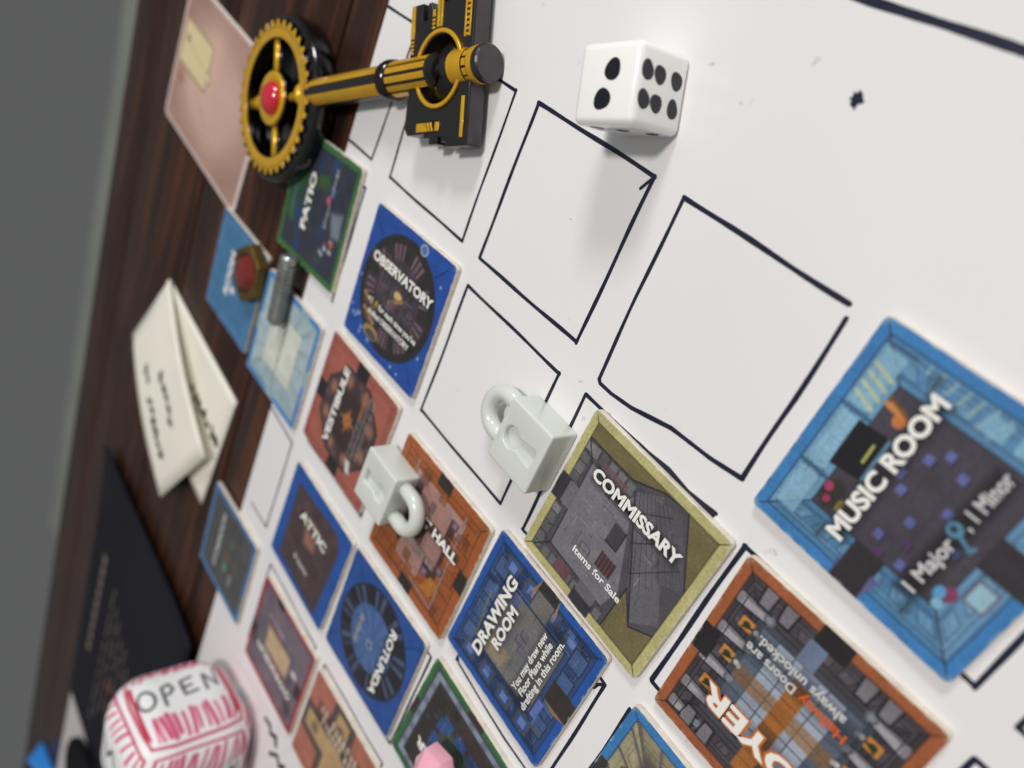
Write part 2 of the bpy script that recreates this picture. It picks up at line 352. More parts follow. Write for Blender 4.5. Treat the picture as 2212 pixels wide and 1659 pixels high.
def ink_mesh(name, ink, fn, material, parent, loc=(0, 0, 0), rz=0, gain=0.9):
    n = ink.n; i, j = np.meshgrid(np.arange(n-1), np.arange(n-1), indexing='ij')
    X, Y, Z = fn(ink.U, ink.Vv)
    co = np.stack([X, Y, Z], -1).reshape(-1, 3)*S
    a = (i*n+j).ravel(); quads = np.stack([a, a+1, a+1+n, a+n], 1)
    me = bpy.data.meshes.new(name); nq = len(quads)
    me.vertices.add(n*n); me.loops.add(nq*4); me.polygons.add(nq)
    me.vertices.foreach_set('co', co.ravel().astype('f')); me.loops.foreach_set('vertex_index', quads.ravel().astype('i'))
    me.polygons.foreach_set('loop_start', (np.arange(nq)*4).astype('i')); me.update(calc_edges=True)
    at = me.color_attributes.new('ink', 'FLOAT_COLOR', 'POINT')
    col = np.ones((n*n, 4)); L = lin(np.clip(ink.a, 0, 255)).reshape(-1, 3)*gain; L = L*.93+L.mean(1, keepdims=True)*.07; col[:, :3] = np.minimum(L, .9); at.data.foreach_set('color', col.ravel().astype('f'))
    me.polygons.foreach_set('use_smooth', [True]*nq); me.materials.append(material)
    o = bpy.data.objects.new(name, me); o.location = Vector(loc)*S; o.rotation_euler = (0, 0, rz)
    return link(o, parent)
def flat_round(r, z):
    def fn(U, V):
        c = .5-r; U, V = U*.996, V*.996
        a = np.clip(abs(U)-c, 0, None); b = np.clip(abs(V)-c, 0, None)
        m = np.maximum(a, b); l = np.hypot(a, b)+1e-12; k = np.where((a > 0) & (b > 0), m/l, 1)
        return np.sign(U)*(np.minimum(abs(U), c)+a*k), np.sign(V)*(np.minimum(abs(V), c)+b*k), np.full_like(U, z)
    return fn

# ------------------------------------------------------------------ the setting: floor and table
fl = mk('floor', [(-60, -60, -15.5), (60, -60, -15.5), (60, 60, -15.5), (-60, 60, -15.5)], [(0, 1, 2, 3)], M['floor']); fl['kind'] = 'structure'
table = thing('wooden_table', 'dark brown stained plank table under the white board and cards', 'table', (-8.72, -3, TZ))
edges = [0, .92, 2.72, 4.55, 6.4, 8.3, 10.2, 12.1, 14.0]
for k in range(len(edges)-1):
    bm = bmesh.new(); rbox(bm, edges[k]+.012, edges[k+1]-.012, -16, 9, -.55, 0 if k else -.012, .03, 2)
    from_bm('plank', bm, M['wood'], table, (0, 0, -.0), 0, .7)

# ------------------------------------------------------------------ white board with its felt-pen grid
board = thing('white_board', 'glossy white dry erase board with hand drawn navy grid squares', 'board', (0, 0, 0))
bm = bmesh.new(); rbox(bm, -3.66, 4.6, -5.6, 4.6, TZ, 0, .004, 1); from_bm('board_sheet', bm, M['board'], board)
LZ = .0012
def pen(path, w=.024, wob=.004, z=LZ, name='pen_line'):
    V, F = ribbon(path, w, z, wob); return mk(name, V, F, M['ink'], board)
pen([(-.7553, 1.5513), (-.3, 1.556), (.199, 1.559)], .026); pen([(.222, 1.50), (.235, 1.1), (.2353, .6516)], .024)
pen([(.2353, .6516), (.05, .62), (-.2, .60), (-.45, .535), (-.60, .515), (-.69, .515), (-.7078, .53)], .024, .002, LZ+.0006)
pen([(-.7553, 1.5513), (-.735, 1.0), (-.7078, .535)], .022, .003, LZ+.0003)
def cell(a, b, c, d, w=.022, skip=()):
    for k, (p_, q_) in enumerate(((a, b), (b, c), (c, d), (d, a))):
        if k not in skip: pen([p_, q_], w, .004, LZ+.0003*k)
cell((-1.921, 1.551), (-.963, 1.562), (-.9505, .598), (-1.8915, .59), .024)
pen([(-.963, 1.562), (-.99, 1.515), (-1.012, 1.475)], .016, 0, LZ+.0016)
cell((-1.901, .385), (-.958, .389), (-.928, -.559), (-1.875, -.572), .022)
cell((-3.065, 1.53), (-2.13, 1.547), (-2.096, .597), (-3.032, .583), .02)
pen([(-3.655, 1.545), (-3.25, 1.548)], .02); pen([(-3.25, 1.548), (-3.267, 1.02), (-3.303, .591)], .02, .004, LZ+.0004); pen([(-3.303, .591), (-3.655, .583)], .02, .004, LZ+.0008)
cell((-3.02, .38), (-2.11, .39), (-2.08, -.56), (-3.0, -.57), .02)
pen([(-3.655, .38), (-3.27, .39)], .02); pen([(-3.27, .39), (-3.24, -.56)], .02, .004, LZ+.0004)
pen([(-3.655, -1.90), (-3.188, -1.927)], .02); pen([(-3.188, -1.927), (-3.172, -2.899)], .02, .004, LZ+.0004); pen([(-3.172, -2.899), (-3.521, -2.913)], .018, .004, LZ+.0008)
cell((-3.0, -.79), (-2.07, -.78), (-2.05, -1.72), (-2.98, -1.73), .02)
cell((-2.97, -1.95), (-2.04, -1.94), (-2.02, -2.9), (-2.95, -2.91), .02)
cell((-2.938, -3.14), (-1.982, -3.146), (-1.96, -4.09), (-2.92, -4.1), .02)
cell((-1.803, -3.162), (-.844, -3.123), (-.82, -4.08), (-1.78, -4.1), .02)
cell((-1.86, -.79), (-.92, -.77), (-.9, -1.70), (-1.84, -1.72), .02)
cell((-1.83, -1.95), (-.88, -1.94), (-.86, -2.9), (-1.81, -2.91), .02)
cell((-.737, .402), (.215, .41), (.23, -.53), (-.70, -.555), .022)
pen([(-.30, .405), (-.1, .425), (.05, .408), (.22, .425)], .026, .004, LZ+.0016)
cell((-.70, -.75), (.236, -.82), (.264, -1.76), (-.684, -1.732), .022, (2,))
pen([(-.684, -1.70), (-.66, -1.735), (-.4, -1.76), (-.097, -1.777), (.26, -1.77)], .018, .003)
pen([(.236, -.82), (.205, -.86), (.195, -.90)], .018, 0, LZ+.0016)
cell((.416, .405), (1.36, .412), (1.38, -.54), (.43, -.545), .026)
cell((.43, 1.565), (1.38, 1.575), (1.40, .642), (.44, .64), .024)
cell((1.557, .418), (2.5, .43), (2.52, -.52), (1.57, -.53), .024); cell((1.555, 1.57), (2.5, 1.58), (2.52, .645), (1.576, .637), .024)
cell((.42, -.79), (1.38, -.78), (1.39, -1.72), (.44, -1.73), .022); cell((-.66, -1.97), (.27, -1.96), (.29, -2.9), (-.64, -2.92), .02)
pen([(-3.6, 2.53), (-1.5, 2.55), (-.43, 2.562), (.22, 2.582), (2.0, 2.61)], .036, .002)
sp = []
for k in range(22):
    a = 2*PI*k/22; r = (.030 if k % 3 else .042)*random.uniform(.75, 1.15); sp.append((-.236+r*math.cos(a)*.8, 2.236+r*math.sin(a), LZ))
mk('pen_mark', sp, [tuple(range(22))], M['ink'], board)
# the two handwritten characters beside the striped die
pen([(-2.27, -4.50), (-2.17, -4.47), (-2.13, -4.54), (-2.04, -4.47), (-2.0, -4.55)], .05, .003, LZ+.0008, 'pen_writing')
pen([(-2.04, -4.72), (-1.93, -4.60), (-1.87, -4.67), (-1.80, -4.58)], .045, .003, LZ+.0012, 'pen_writing')

# ------------------------------------------------------------------ room tiles
W_, K_ = (238, 237, 230), (26, 25, 27)
def tile(label, x, y, a, art, n, words, rot, z0=0.0, over=None):
    t = thing('game_tile', label, 'game tile', (x, y, z0), a, 'square game tiles')
    R = .028
    shape2mesh('card_stock', [rrect(-.5, .5, -.5, .5, R, 6)], 0, H, M['stock'], t, .006)
    ink = Ink(n, (90, 90, 90)); art(ink); ink.blotch(.10, 14); ink.wear(.75)
    ink_mesh('printed_face', ink, flat_round(R, H+.0006), M['print'], t, (0, 0, 0), rot)
    for w in words:
        body, size, u, v = w[:4]; kw = w[4] if len(w) > 4 else {}
        kw = dict(kw); m = M[kw.pop('m', 'letter')]
        text('lettering', body, size, u, v, m, t, H+kw.pop('dz', .0016), rot, **kw)
    return t
def halo(i, u0, u1, v0, v1, al=.55): i.rect(u0, u1, v0, v1, (22, 21, 24), al, soft=i.n*.045)

def art_com(i):
    i.a[:] = (116, 106, 70); g = (112, 108, 114)
    i.poly([(-.45, .35), (-.1, .35), (.08, .43), (.24, .45), (.45, .1), (.46, -.21), (.31, -.3), (.19, -.14), (.18, -.45), (-.45, -.46)], (84, 80, 86))
    i.poly([(-.36, .24), (-.08, .22), (-.04, .3), (.02, .12), (.16, -.2), (.12, -.36), (-.34, -.34)], (122, 118, 126))
    i.poly([(-.06, .31), (.09, .41), (.44, -.15), (.30, -.28)], (104, 100, 108)); i.poly([(.06, .36), (.22, .42), (.44, .1), (.30, .02)], (92, 88, 96))
    for k in range(9): i.line([(-.05+.02*k, .32+.011*k), (.20+.028*k, -.17+.036*k)], .005, (54, 51, 56), .8)
    for k in range(9): i.line([(-.045+.02*k, .32+.011*k), (.205+.028*k, -.17+.036*k)], .004, (150, 146, 152), .4)
    for k in range(3): t = .2+.3*k; i.line([(-.05+.25*t, .32-.49*t), (.13+.30*t, .42-.30*t)], .006, (48, 45, 50), .8)
    for k in range(60):
        side = random.randrange(3); q = random.uniform(-.44, .3)
        if side == 0: i.line([(-.45, q), (-.37, q*.8)], .004, (50, 47, 52), .7); i.rect(-.44, -.39, q, q+.022, (random.randint(92, 150),)*3, .5)
        elif side == 1: i.line([(q*.7, -.46), (q*.6, -.36)], .004, (50, 47, 52), .7)
        else: i.line([(-.44+abs(q)*.8, .345), (-.36+abs(q)*.7, .25)], .004, (50, 47, 52), .7)
    for k in range(40): u, v = random.uniform(-.33, .1), random.uniform(-.33, .2); i.line([(u, v), (u+random.uniform(.01, .05), v)], .003, (100, 96, 104), .5)
    for k in range(10):
        v = -.40+.075*k; i.rect(-.45, -.385, v, v+.055, (random.randint(90, 140),)*3, .9); i.line([(-.45, v), (-.38, v)], .006, K_, .7)
    for k in range(8):
        u = -.36+.066*k; i.rect(u, u+.05, -.455, -.385, (random.randint(70, 120),)*3, .9)
    for k in range(5): i.rect(-.40+.07*k, -.345+.07*k, .27, .335, (random.randint(90, 135),)*3, .9)
    i.detail(.30, .18, 3, [(96, 92, 100), (74, 70, 76), (128, 124, 132), (108, 92, 98)])
    i.rect(-.25, -.13, -.44, -.36, (112, 74, 84)); i.rect(-.3, -.1, .25, .30, (110, 84, 88), .7)
    i.rect(-.06, .03, -.04, .09, (70, 68, 72)); i.line([(-.06, -.04), (.03, -.04), (.03, .09)], .007, K_, .8)
    i.rect(-.04, .08, -.2, -.1, (92, 66, 70))
    for k in range(5): i.line([(-.035+.026*k, -.2), (-.035+.026*k, -.1)], .007, (48, 36, 40), .9)
    for P in ([(-.45, .35), (-.1, .35), (.08, .43), (.24, .45), (.45, .1), (.46, -.21), (.31, -.3), (.19, -.14), (.18, -.45)], [(-.36, .24), (-.34, -.34), (.12, -.36)], [(-.06, .31), (.30, -.28)], [(-.45, .35), (-.36, .24)], [(-.45, -.46), (-.34, -.34)]):
        i.line(P, .009, (44, 42, 46), .9)
    i.border(.055, (190, 184, 122), (60, 54, 30))
    i.rect(-.5, -.40, -.1, .07, (58, 56, 60)); i.rect(-.07, .09, -.5, -.40, (58, 56, 60)); i.rect(-.42, -.34, -.09, .06, (116, 112, 120), .9); i.rect(-.06, .08, -.42, -.34, (112, 108, 116), .9)
    halo(i, -.31, .33, .165, .245, .7)
tile('olive bordered tile lettered COMMISSARY beside the larger pale padlock', -.121, -.095, -.023, art_com, 236,
     [('COMMISSARY', .098, .005, .208, dict(width=.66, bold=.02)), ('Items for Sale', .058, .0, -.235, dict(width=.39))], 0)

def art_music(i):
    i.room(.445, .30, (74, 67, 78), [(108, 158, 192), (84, 136, 176), (98, 148, 184), (76, 128, 168)]); i.panels(.445, .30, 6, (34, 56, 84), (158, 196, 214), .7)
    for k in range(6): i.line([(-.30, -.28+.1*k), (.30, -.28+.1*k)], .004, (58, 50, 62), .5)
    for u0, u1 in ((-.40, -.2), (-.16, .1), (.14, .4)): i.rect(u0, u1, .33, .425, (140, 188, 214), .8); i.line([(u1+.02, .31), (u1+.02, .44)], .02, (58, 96, 130), .9)
    for k in range(4): i.line([(.16+.045*k, .33), (.19+.045*k, .425)], .016, (206, 210, 150), .8)
    for k in range(7): i.line([(.33+.012*k, -.05+.05*k), (.43, -.08+.055*k)], .012, (176, 200, 190), .6)
    for k in range(3): i.rect(.34, .42, -.36+.13*k, -.27+.13*k, (132, 184, 210), .8)
    i.poly([(-.12, .34), (.10, .345), (.11, .21), (-.10, .2)], (30, 30, 34)); i.line([(-.03, .235), (.05, .238)], .012, (186, 184, 92)); i.line([(-.09, .195), (.10, .2)], .014, (104, 164, 198))
    i.ell(-.22, .25, .07, .05, (54, 52, 46), .9, 4); i.ell(-.2, .28, .022, .02, (176, 54, 104)); i.ell(-.25, .26, .018, .016, (168, 46, 96)); i.ell(-.24, .2, .03, .015, (150, 140, 70), .9)
    i.ell(.22, .26, .018, .05, (206, 132, 66)); i.ell(.19, .22, .03, .028, (206, 120, 60)); i.line([(.25, .3), (.2, .16)], .014, (120, 78, 40))
    for u, v in ((-.28, -.02), (-.22, .02), (-.26, -.11), (-.18, -.08), (-.10, -.04), (-.02, .06), (.03, .1), (.08, .12), (.14, .05), (.2, .0), (.16, -.08), (.02, -.12), (-.16, -.18), (-.08, -.22), (.12, -.2)):
        i.rect(u-.02, u+.02, v-.018, v+.018, (96, 102, 164) if random.random() < .75 else (84, 56, 96)); i.rect(u-.025, u+.02, v-.026, v-.018, (40, 34, 52), .7)
    i.ell(-.22, -.30, .035, .028, (130, 60, 92)); i.ell(-.24, -.27, .03, .022, (84, 158, 206)); i.ell(-.28, -.29, .022, .022, (130, 194, 220)); i.rect(-.2, -.1, -.42, -.34, (150, 190, 210)); i.line([(-.2, -.42), (-.1, -.42), (-.1, -.34), (-.2, -.34), (-.2, -.42)], .01, (108, 100, 112))
    for u, v in ((-.38, .2), (-.38, -.22), (.39, .2)): i.ell(u, v, .03, .03, (60, 90, 110), .55, 4); i.line([(u-.03, v), (u+.03, v)], .008, (50, 66, 80))
    i.border(.055, (54, 128, 190), (28, 52, 80))
    i.rect(-.5, -.30, -.07, .07, (52, 48, 52)); i.rect(-.07, .08, -.5, -.30, (56, 50, 56)); i.poly([(-.5, .07), (-.38, .09), (-.42, .07)], (90, 84, 150)); i.poly([(-.5, -.07), (-.38, -.10), (-.38, -.06)], (100, 98, 150))
    halo(i, -.35, .35, .10, .19, .6); halo(i, -.34, .27, -.23, -.14, .7)
    i.ell(-.01, -.17, .032, .032, (78, 138, 164)); i.ell(-.01, -.165, .014, .014, (50, 54, 62)); i.line([(-.02, -.2), (-.04, -.255)], .016, (78, 138, 164)); i.line([(-.04, -.25), (-.02, -.26)], .014, (78, 138, 164))
    i.a = i.a*1.0
tile('sky blue tile lettered MUSIC ROOM standing apart at the board edge of the grid', .851, 1.103, -.02, art_music, 236,
     [('MUSIC ROOM', .105, .0, .145, dict(width=.71, bold=.02)), ('1 Major', .08, -.19, -.185, dict(width=.26, bold=.012, m='letter_dim')), (', 1 Minor', .08, .145, -.185, dict(width=.25, bold=.012, m='letter_dim'))], PI/2)

def art_foyer(i):
    i.room(.445, .31, (70, 74, 84), [(76, 68, 74), (64, 58, 64), (74, 68, 74), (62, 58, 64)]); i.panels(.445, .31, 7, (30, 28, 32), (140, 134, 142), .8)
    for a in range(6):
        for b in range(6):
            u, v = -.27+.09*a, -.27+.09*b; c = random.randint(-10, 12); i.rect(u+.003, u+.087, v+.003, v+.087, (158+c, 168+c, 184+c) if 1 <= a <= 4 else (92+c, 104+c, 122+c))
    i.rect(.0, .09, -.40, -.27, (110, 124, 150)); i.rect(-.045, .045, -.27, .40, (170, 104, 40)); i.rect(-.27, .27, -.045, .045, (150, 92, 38), .55)
    for k in range(7): i.line([(-.045, -.27+.1*k), (.045, -.27+.1*k)], .006, (100, 58, 22), .8)
    i.rect(-.045, .045, -.27, -.19, (120, 134, 160)); i.rect(-.045, .045, .09, .2, (122, 80, 42))
    for sg in (1, -1):
        for v in (-.33, -.14, .05, .24, .38):
            i.poly([(sg*.43, v-.014), (sg*.43, v+.052), (sg*.27, v+.036), (sg*.27, v-.01)], (168, 163, 168)); i.poly([(sg*.43, v-.014), (sg*.43, v+.008), (sg*.27, v+.004), (sg*.27, v-.01)], (120, 116, 122)); i.ell(sg*.425, v+.02, .016, .036, (134, 128, 134)); i.ell(sg*.40, v+.02, .004, .034, (60, 56, 60)); i.ell(sg*.265, v+.012, .03, .03, (96, 100, 112)); i.ell(sg*.265, v+.012, .018, .018, (134, 136, 146))
            i.line([(sg*.43, v+.054), (sg*.27, v+.038)], .008, K_, .9); i.line([(sg*.43, v-.016), (sg*.27, v-.012)], .008, K_, .9)
        for v in (-.22, -.03, .17):
            i.rect(sg*.335-.035, sg*.335+.035, v-.03, v+.03, (206, 132, 44)); i.ell(sg*.335, v, .02, .016, (46, 62, 40)); i.line([(sg*.30, v), (sg*.35, v+.02)], .012, (40, 54, 36)); i.ell(sg*.28, v, .014, .014, (190, 190, 186)); i.ell(sg*.262, v+.006, .012, .012, (160, 164, 166))
    for sg in (1, -1):
        for u in (-.33, -.22, .18, .29): i.poly([(u, sg*.44), (u+.06, sg*.44), (u+.055, sg*.35), (u+.005, sg*.35)], (126, 120, 128)); i.line([(u-.01, sg*.44), (u, sg*.34), (u+.06, sg*.34), (u+.07, sg*.44)], .009, K_, .8)
    i.border(.055, (166, 92, 50), (66, 34, 20))
    for P in ((-.08, .08, -.5, -.40), (-.5, -.40, -.08, .08), (.40, .5, -.08, .08)): i.rect(*P, (40, 38, 40))
    halo(i, -.34, .33, .14, .27, .3); halo(i, -.28, .29, -.24, -.115, .4)
tile('brown bordered tile lettered FOYER with grey checkered floor', .981, -.071, .031, art_foyer, 236,
     [('FOYER', .152, -.005, .2, dict(width=.665, bold=.045, m='letter_glow', dz=.0012)), ('FOYER', .15, -.005, .2, dict(width=.645, bold=.018, dz=.002)),
      ('Hallway', .066, .21-.34, -.145, dict(width=.235, m='letter_orange')), ('Doors are', .066, .15, -.145, dict(width=.27, m='letter_dim')), ('always unlocked.', .066, .03, -.212, dict(width=.46, m='letter_dim'))], PI)

def art_draw(i):
    i.room(.445, .27, (116, 114, 112), [(56, 82, 130), (40, 62, 106), (52, 76, 122), (36, 58, 100)]); i.panels(.445, .27, 5, (20, 28, 52), (104, 134, 190), .8)
    for sg in (1, -1):
        for k in range(4):
            c = -.33+.19*k
            for P in ([c, c+.13, sg*.31, sg*.42],):
                i.rect(P[0], P[1], min(P[2], P[3]), max(P[2], P[3]), (72, 98, 146), .9); i.line([(P[0], P[2]), (P[1], P[2]), (P[1], P[3]), (P[0], P[3]), (P[0], P[2])], .008, (40, 46, 62))
            i.rect(min(sg*.31, sg*.42), max(sg*.31, sg*.42), c, c+.12, (58, 86, 142), .9); i.line([(sg*.31, c), (sg*.42, c), (sg*.42, c+.12), (sg*.31, c+.12), (sg*.31, c)], .010, (84, 78, 50))
            i.rect(min(sg*.335, sg*.395), max(sg*.335, sg*.395), c+.03, c+.09, (104, 136, 196), .9)
    i.line([(-.3, .29), (.3, .29)], .018, (70, 96, 170)); i.line([(.29, -.3), (.29, .3)], .012, (70, 100, 176)); i.line([(-.25, .31), (.1, .36)], .016, (128, 128, 70), .7)
    i.poly([(-.25, .24), (-.08, .2), (-.12, .02), (-.25, .05)], (150, 132, 110), .9, 4); i.poly([(-.2, -.02), (.24, -.02), (.26, -.25), (-.2, -.25)], (112, 112, 114), .8, 6)
    for u, v in ((.02, .02), (.07, .0), (-.02, -.03), (.2, .2), (.23, .24)): i.line([(u, v-.03), (u, v+.03), (u+.04, v+.03)], .008, (60, 70, 112)); i.ell(u+.03, v-.02, .016, .012, (112, 94, 112))
    i.rect(.18, .25, .14, .22, (82, 92, 150), .9); i.rect(-.28, -.2, -.26, -.16, (56, 62, 92)); i.rect(-.26, -.12, -.33, -.28, (92, 116, 190)); i.ell(.12, .26, .03, .05, (186, 150, 120), .6, 4)
    i.detail(.44, .27, 14, [(44, 72, 130), (76, 106, 166), (30, 46, 86), (96, 130, 190), (84, 80, 64)], (20, 28, 50))
    i.border(.055, (28, 86, 168), (16, 40, 84))
    i.rect(.33, .5, -.08, .08, (54, 50, 50)); i.rect(.28, .42, -.075, .075, (118, 112, 108)); i.poly([(.5, .08), (.38, .115), (.33, .09)], (160, 126, 92)); i.poly([(.5, -.08), (.38, -.11), (.33, -.09)], (160, 126, 92)); i.rect(-.08, .08, -.5, -.3, (60, 54, 52)); i.poly([(-.08, -.5), (-.11, -.4), (-.08, -.3)], (150, 112, 80))
    halo(i, -.33, .33, .20, .30, .5); halo(i, -.17, .18, .10, .18, .5); halo(i, -.31, .35, -.245, -.085, .35)
tile('royal blue tile lettered DRAWING ROOM touching the COMMISSARY tile', -.306, -1.144, -.008, art_draw, 220,
     [('DRAWING', .112, -.01, .25, dict(width=.66, bold=.02)), ('ROOM', .1, .0, .145, dict(width=.34, bold=.02)),
      ('You may draw new', .062, .0, -.108, dict(width=.50)), ('Floor Plans while', .062, .0, -.166, dict(width=.46)), ('drafting in this room.', .062, .01, -.224, dict(width=.60))], PI/2)

def radial(i, r0, r1, n, col, al=.9, fr=.5, cx=0, cy=0):
    for k in range(n):
        a = 2*PI*k/n; b = a+2*PI/n*fr
        i.poly([(cx+r*math.cos(t), cy+r*math.sin(t)) for r, t in ((r0, a), (r1, a), (r1, b), (r0, b))], col, al)
def art_obs(i):
    i.a[:] = (28, 78, 164)
    for k in range(26):
        a = random.uniform(0, 6.28); r = random.uniform(.46, .66); u, v = r*math.cos(a), r*math.sin(a)
        if max(abs(u), abs(v)) < .47:
            s_ = random.choice((.01, .014, .02)); i.line([(u-s_, v), (u+s_, v)], .006, (190, 205, 235)); i.line([(u, v-s_), (u, v+s_)], .006, (190, 205, 235))
    for a in (.8, 2.4, 3.9, 5.5): i.line([(.46*math.cos(a), .46*math.sin(a)), (.62*math.cos(a), .62*math.sin(a))], .007, (18, 44, 96))
    i.ell(0, .0, .455, .44, (50, 47, 48)); i.ell(0, 0, .40, .385, (62, 54, 58)); radial(i, .27, .38, 44, (128, 104, 116), .8, .55); radial(i, .27, .42, 9, (50, 46, 48), .9, .4); i.ell(0, 0, .275, .27, (74, 64, 70))
    for k in range(12): i.line([(-.22+.04*k, -.2+random.uniform(-.05, .1)), (-.22+.04*k, random.uniform(.02, .25))], .012, random.choice(((98, 82, 96), (56, 50, 56), (116, 92, 108))), .8)
    i.detail(.25, .05, 40, [(90, 76, 84), (56, 50, 54), (116, 94, 106), (70, 62, 80)])
    i.ell(.02, .03, .05, .03, (212, 178, 112)); i.line([(-.06, -.06), (.08, .02)], .03, (150, 118, 86)); i.ell(-.02, -.06, .04, .03, (110, 82, 94)); i.ell(.2, -.2, .015, .015, (190, 50, 60))
    for k in range(4): i.line([(-.36+.02*k, -.13-.05*k), (-.20+.02*k, -.19-.05*k)], .028, (166, 128, 82) if k % 2 == 0 else (92, 72, 58))
    i.ell(-.16, -.36, .1, .05, (172, 138, 86)); i.ell(-.15, -.37, .075, .032, (84, 78, 82)); i.rect(-.4, -.33, .12, .2, (160, 122, 84), .8, 3)
    i.ell(.14, .44, .045, .04, (196, 186, 172)); i.ell(.14, .44, .035, .031, (70, 116, 176)); i.ell(-.19, -.145, .026, .024, (226, 196, 40))
    halo(i, -.39, .39, .115, .2, .45); halo(i, -.28, .34, -.245, -.12, .35)
tile('deep blue starry tile lettered OBSERVATORY with dark round room', -2.479, -.067, .045, art_obs, 190,
     [('OBSERVATORY', .098, 0, .158, dict(width=.77, bold=.02)), ('+1', .065, -.265, -.145, {}), ("for each time you've", .058, .1, -.148, dict(width=.50)), ('drafted OBSERVATORY', .058, .015, -.222, dict(width=.56))], 0)

def art_hall(i):
    i.a[:] = (160, 86, 38)
    for k in range(9): i.line([(-.45, -.42+.1*k), (.45, -.42+.1*k)], .006, (78, 38, 20), .8)
    for k in range(22): u = random.uniform(-.44, .44); v = -.42+.1*random.randrange(9); i.line([(u, v), (u, v+.1)], .006, (78, 38, 20), .8)
    for u in (-.14, .16): i.poly([(u-.14, .36), (u+.14, .36), (u+.14, .22), (u-.14, .22)], (176, 132, 122), 1)
    i.rect(-.24, .24, -.24, .3, (66, 46, 48), .85, 3); i.rect(-.17, .17, .08, .34, (172, 130, 120)); i.rect(-.2, .08, -.33, -.1, (176, 134, 122)); i.rect(.0, .2, -.16, .06, (160, 120, 112))
    for u, v in ((.22, .28), (.22, .1), (-.25, .26), (.25, -.1), (-.25, -.05), (.12, -.22)): i.rect(u-.035, u+.035, v-.03, v+.03, (94, 74, 92)); i.rect(u-.018, u+.018, v-.02, v+.02, (140, 112, 138))
    for P in ([(-.3, .42), (-.3, .05)], [(.28, .40), (.30, -.38)], [(-.08, -.36), (.30, -.40)]): i.line(P, .014, (142, 128, 136))
    i.poly([(.2, -.2), (.3, -.2), (.26, -.34), (.14, -.34)], (176, 112, 34)); i.line([(.1, .36), (.17, .3)], .012, (140, 138, 160))
    i.detail(.42, .3, 26, [(150, 78, 34), (96, 60, 50), (128, 72, 40), (110, 84, 96)], (60, 32, 20))
    i.border(.07, (168, 90, 40), (78, 40, 20))
    for P in ((-.07, .08, .40, .5), (-.07, .08, -.5, -.40), (.40, .5, -.08, .07), (-.5, -.40, -.08, .07)): i.rect(*P, (52, 46, 44))
    halo(i, -.36, .36, .05, .125, .5); halo(i, -.2, .2, -.165, -.11, .3); i.squiggle(-.2, .18, -.138, .045, (190, 186, 190), .7)
tile('orange brown tile lettered GREAT HALL carrying the smaller looking padlock', -1.354, -1.232, .02, art_hall, 180,
     [('GREAT HALL', .098, 0, .085, dict(width=.69, bold=.022))], 0)

def art_rot(i):
    i.a[:] = (34, 82, 156)
    for a in (.7, 2.3, 3.9, 5.4): i.line([(.45*math.cos(a), .45*math.sin(a)), (.64*math.cos(a), .64*math.sin(a))], .007, (20, 46, 96))
    i.ell(0, 0, .44, .44, (44, 48, 60)); radial(i, .28, .42, 26, (88, 104, 142), .75, .42); radial(i, .27, .43, 9, (38, 38, 44), .9, .4); i.ell(0, 0, .44, .44, (30, 34, 44), 0)
    i.ell(0, -.02, .27, .27, (66, 98, 152)); radial(i, .06, .26, 12, (84, 118, 170), .6, .5)
    for k in range(7): a = 2*PI*k/7; i.line([(.05+.03*math.cos(a), -.01+.03*math.sin(a)), (.05+.2*math.cos(a), -.01+.2*math.sin(a))], .006, (120, 146, 190), .7)
    i.ell(.05, -.01, .04, .04, (140, 160, 190)); i.ell(.05, -.01, .025, .025, (70, 92, 134)); halo(i, -.3, .36, .13, .23, .5); i.squiggle(-.09, .17, -.18, .05, (190, 176, 130), .9)
    i.border(.02, (34, 82, 156), (26, 58, 116))
tile('blue tile lettered ROTUNDA with dark striped circle, beside the ATTIC tile', -1.404, -2.379, .039, art_rot, 112, [('ROTUNDA', .1, .03, .18, dict(width=.66, bold=.02))], -PI/2)

def art_vest(i):
    i.a[:] = (170, 94, 80); i.border(.07, (164, 88, 76), (96, 46, 40)); i.rect(-.43, .43, -.43, .43, (172, 96, 82))
    for P in ((-.08, .08, .36, .5), (-.08, .08, -.5, -.36), (.36, .5, -.08, .08), (-.5, -.36, -.08, .08)): i.rect(*P, (46, 42, 40))
    pts = [(.41*math.cos(PI/8+k*PI/4), .41*math.sin(PI/8+k*PI/4)) for k in range(8)]
    i.poly(pts, (74, 60, 60)); i.line(pts+pts[:1], .012, (50, 42, 44))
    for k in range(8):
        a = k*PI/4+.39; i.ell(.31*math.cos(a), .31*math.sin(a), .055, .05, (186, 124, 98), .75, 6); i.ell(.34*math.cos(a+.3), .34*math.sin(a+.3), .03, .03, (104, 84, 92), .8, 3)
    i.ell(0, 0, .24, .24, (62, 50, 50), .9, 8)
    st = []
    for k in range(16): r = (.125, .045, .085, .045)[k % 4]; a = k*PI/8; st.append((r*math.cos(a), r*math.sin(a)))
    i.poly(st, (206, 128, 58))
    for k in range(8): a = k*PI/4; i.line([(0, 0), (.1*math.cos(a), .1*math.sin(a))], .005, (120, 66, 30))
    halo(i, -.35, .37, .15, .22, .55)
    for k, v in enumerate((-.13, -.185, -.24)): i.squiggle(-.22, .34, v, .042, (160, 152, 150), .85)
    i.squiggle(.12, .36, -.13, .044, (200, 100, 50), .8)
    i.poly([(-.36, -.17), (-.26, -.13), (-.25, -.19), (-.35, -.23)], (226, 224, 218), .95, 2)
tile('salmon pink tile lettered VESTIBULE with an orange compass star', -2.537, -1.178, .004, art_vest, 112, [('VESTIBULE', .096, .01, .185, dict(width=.70, bold=.022))], PI/2)

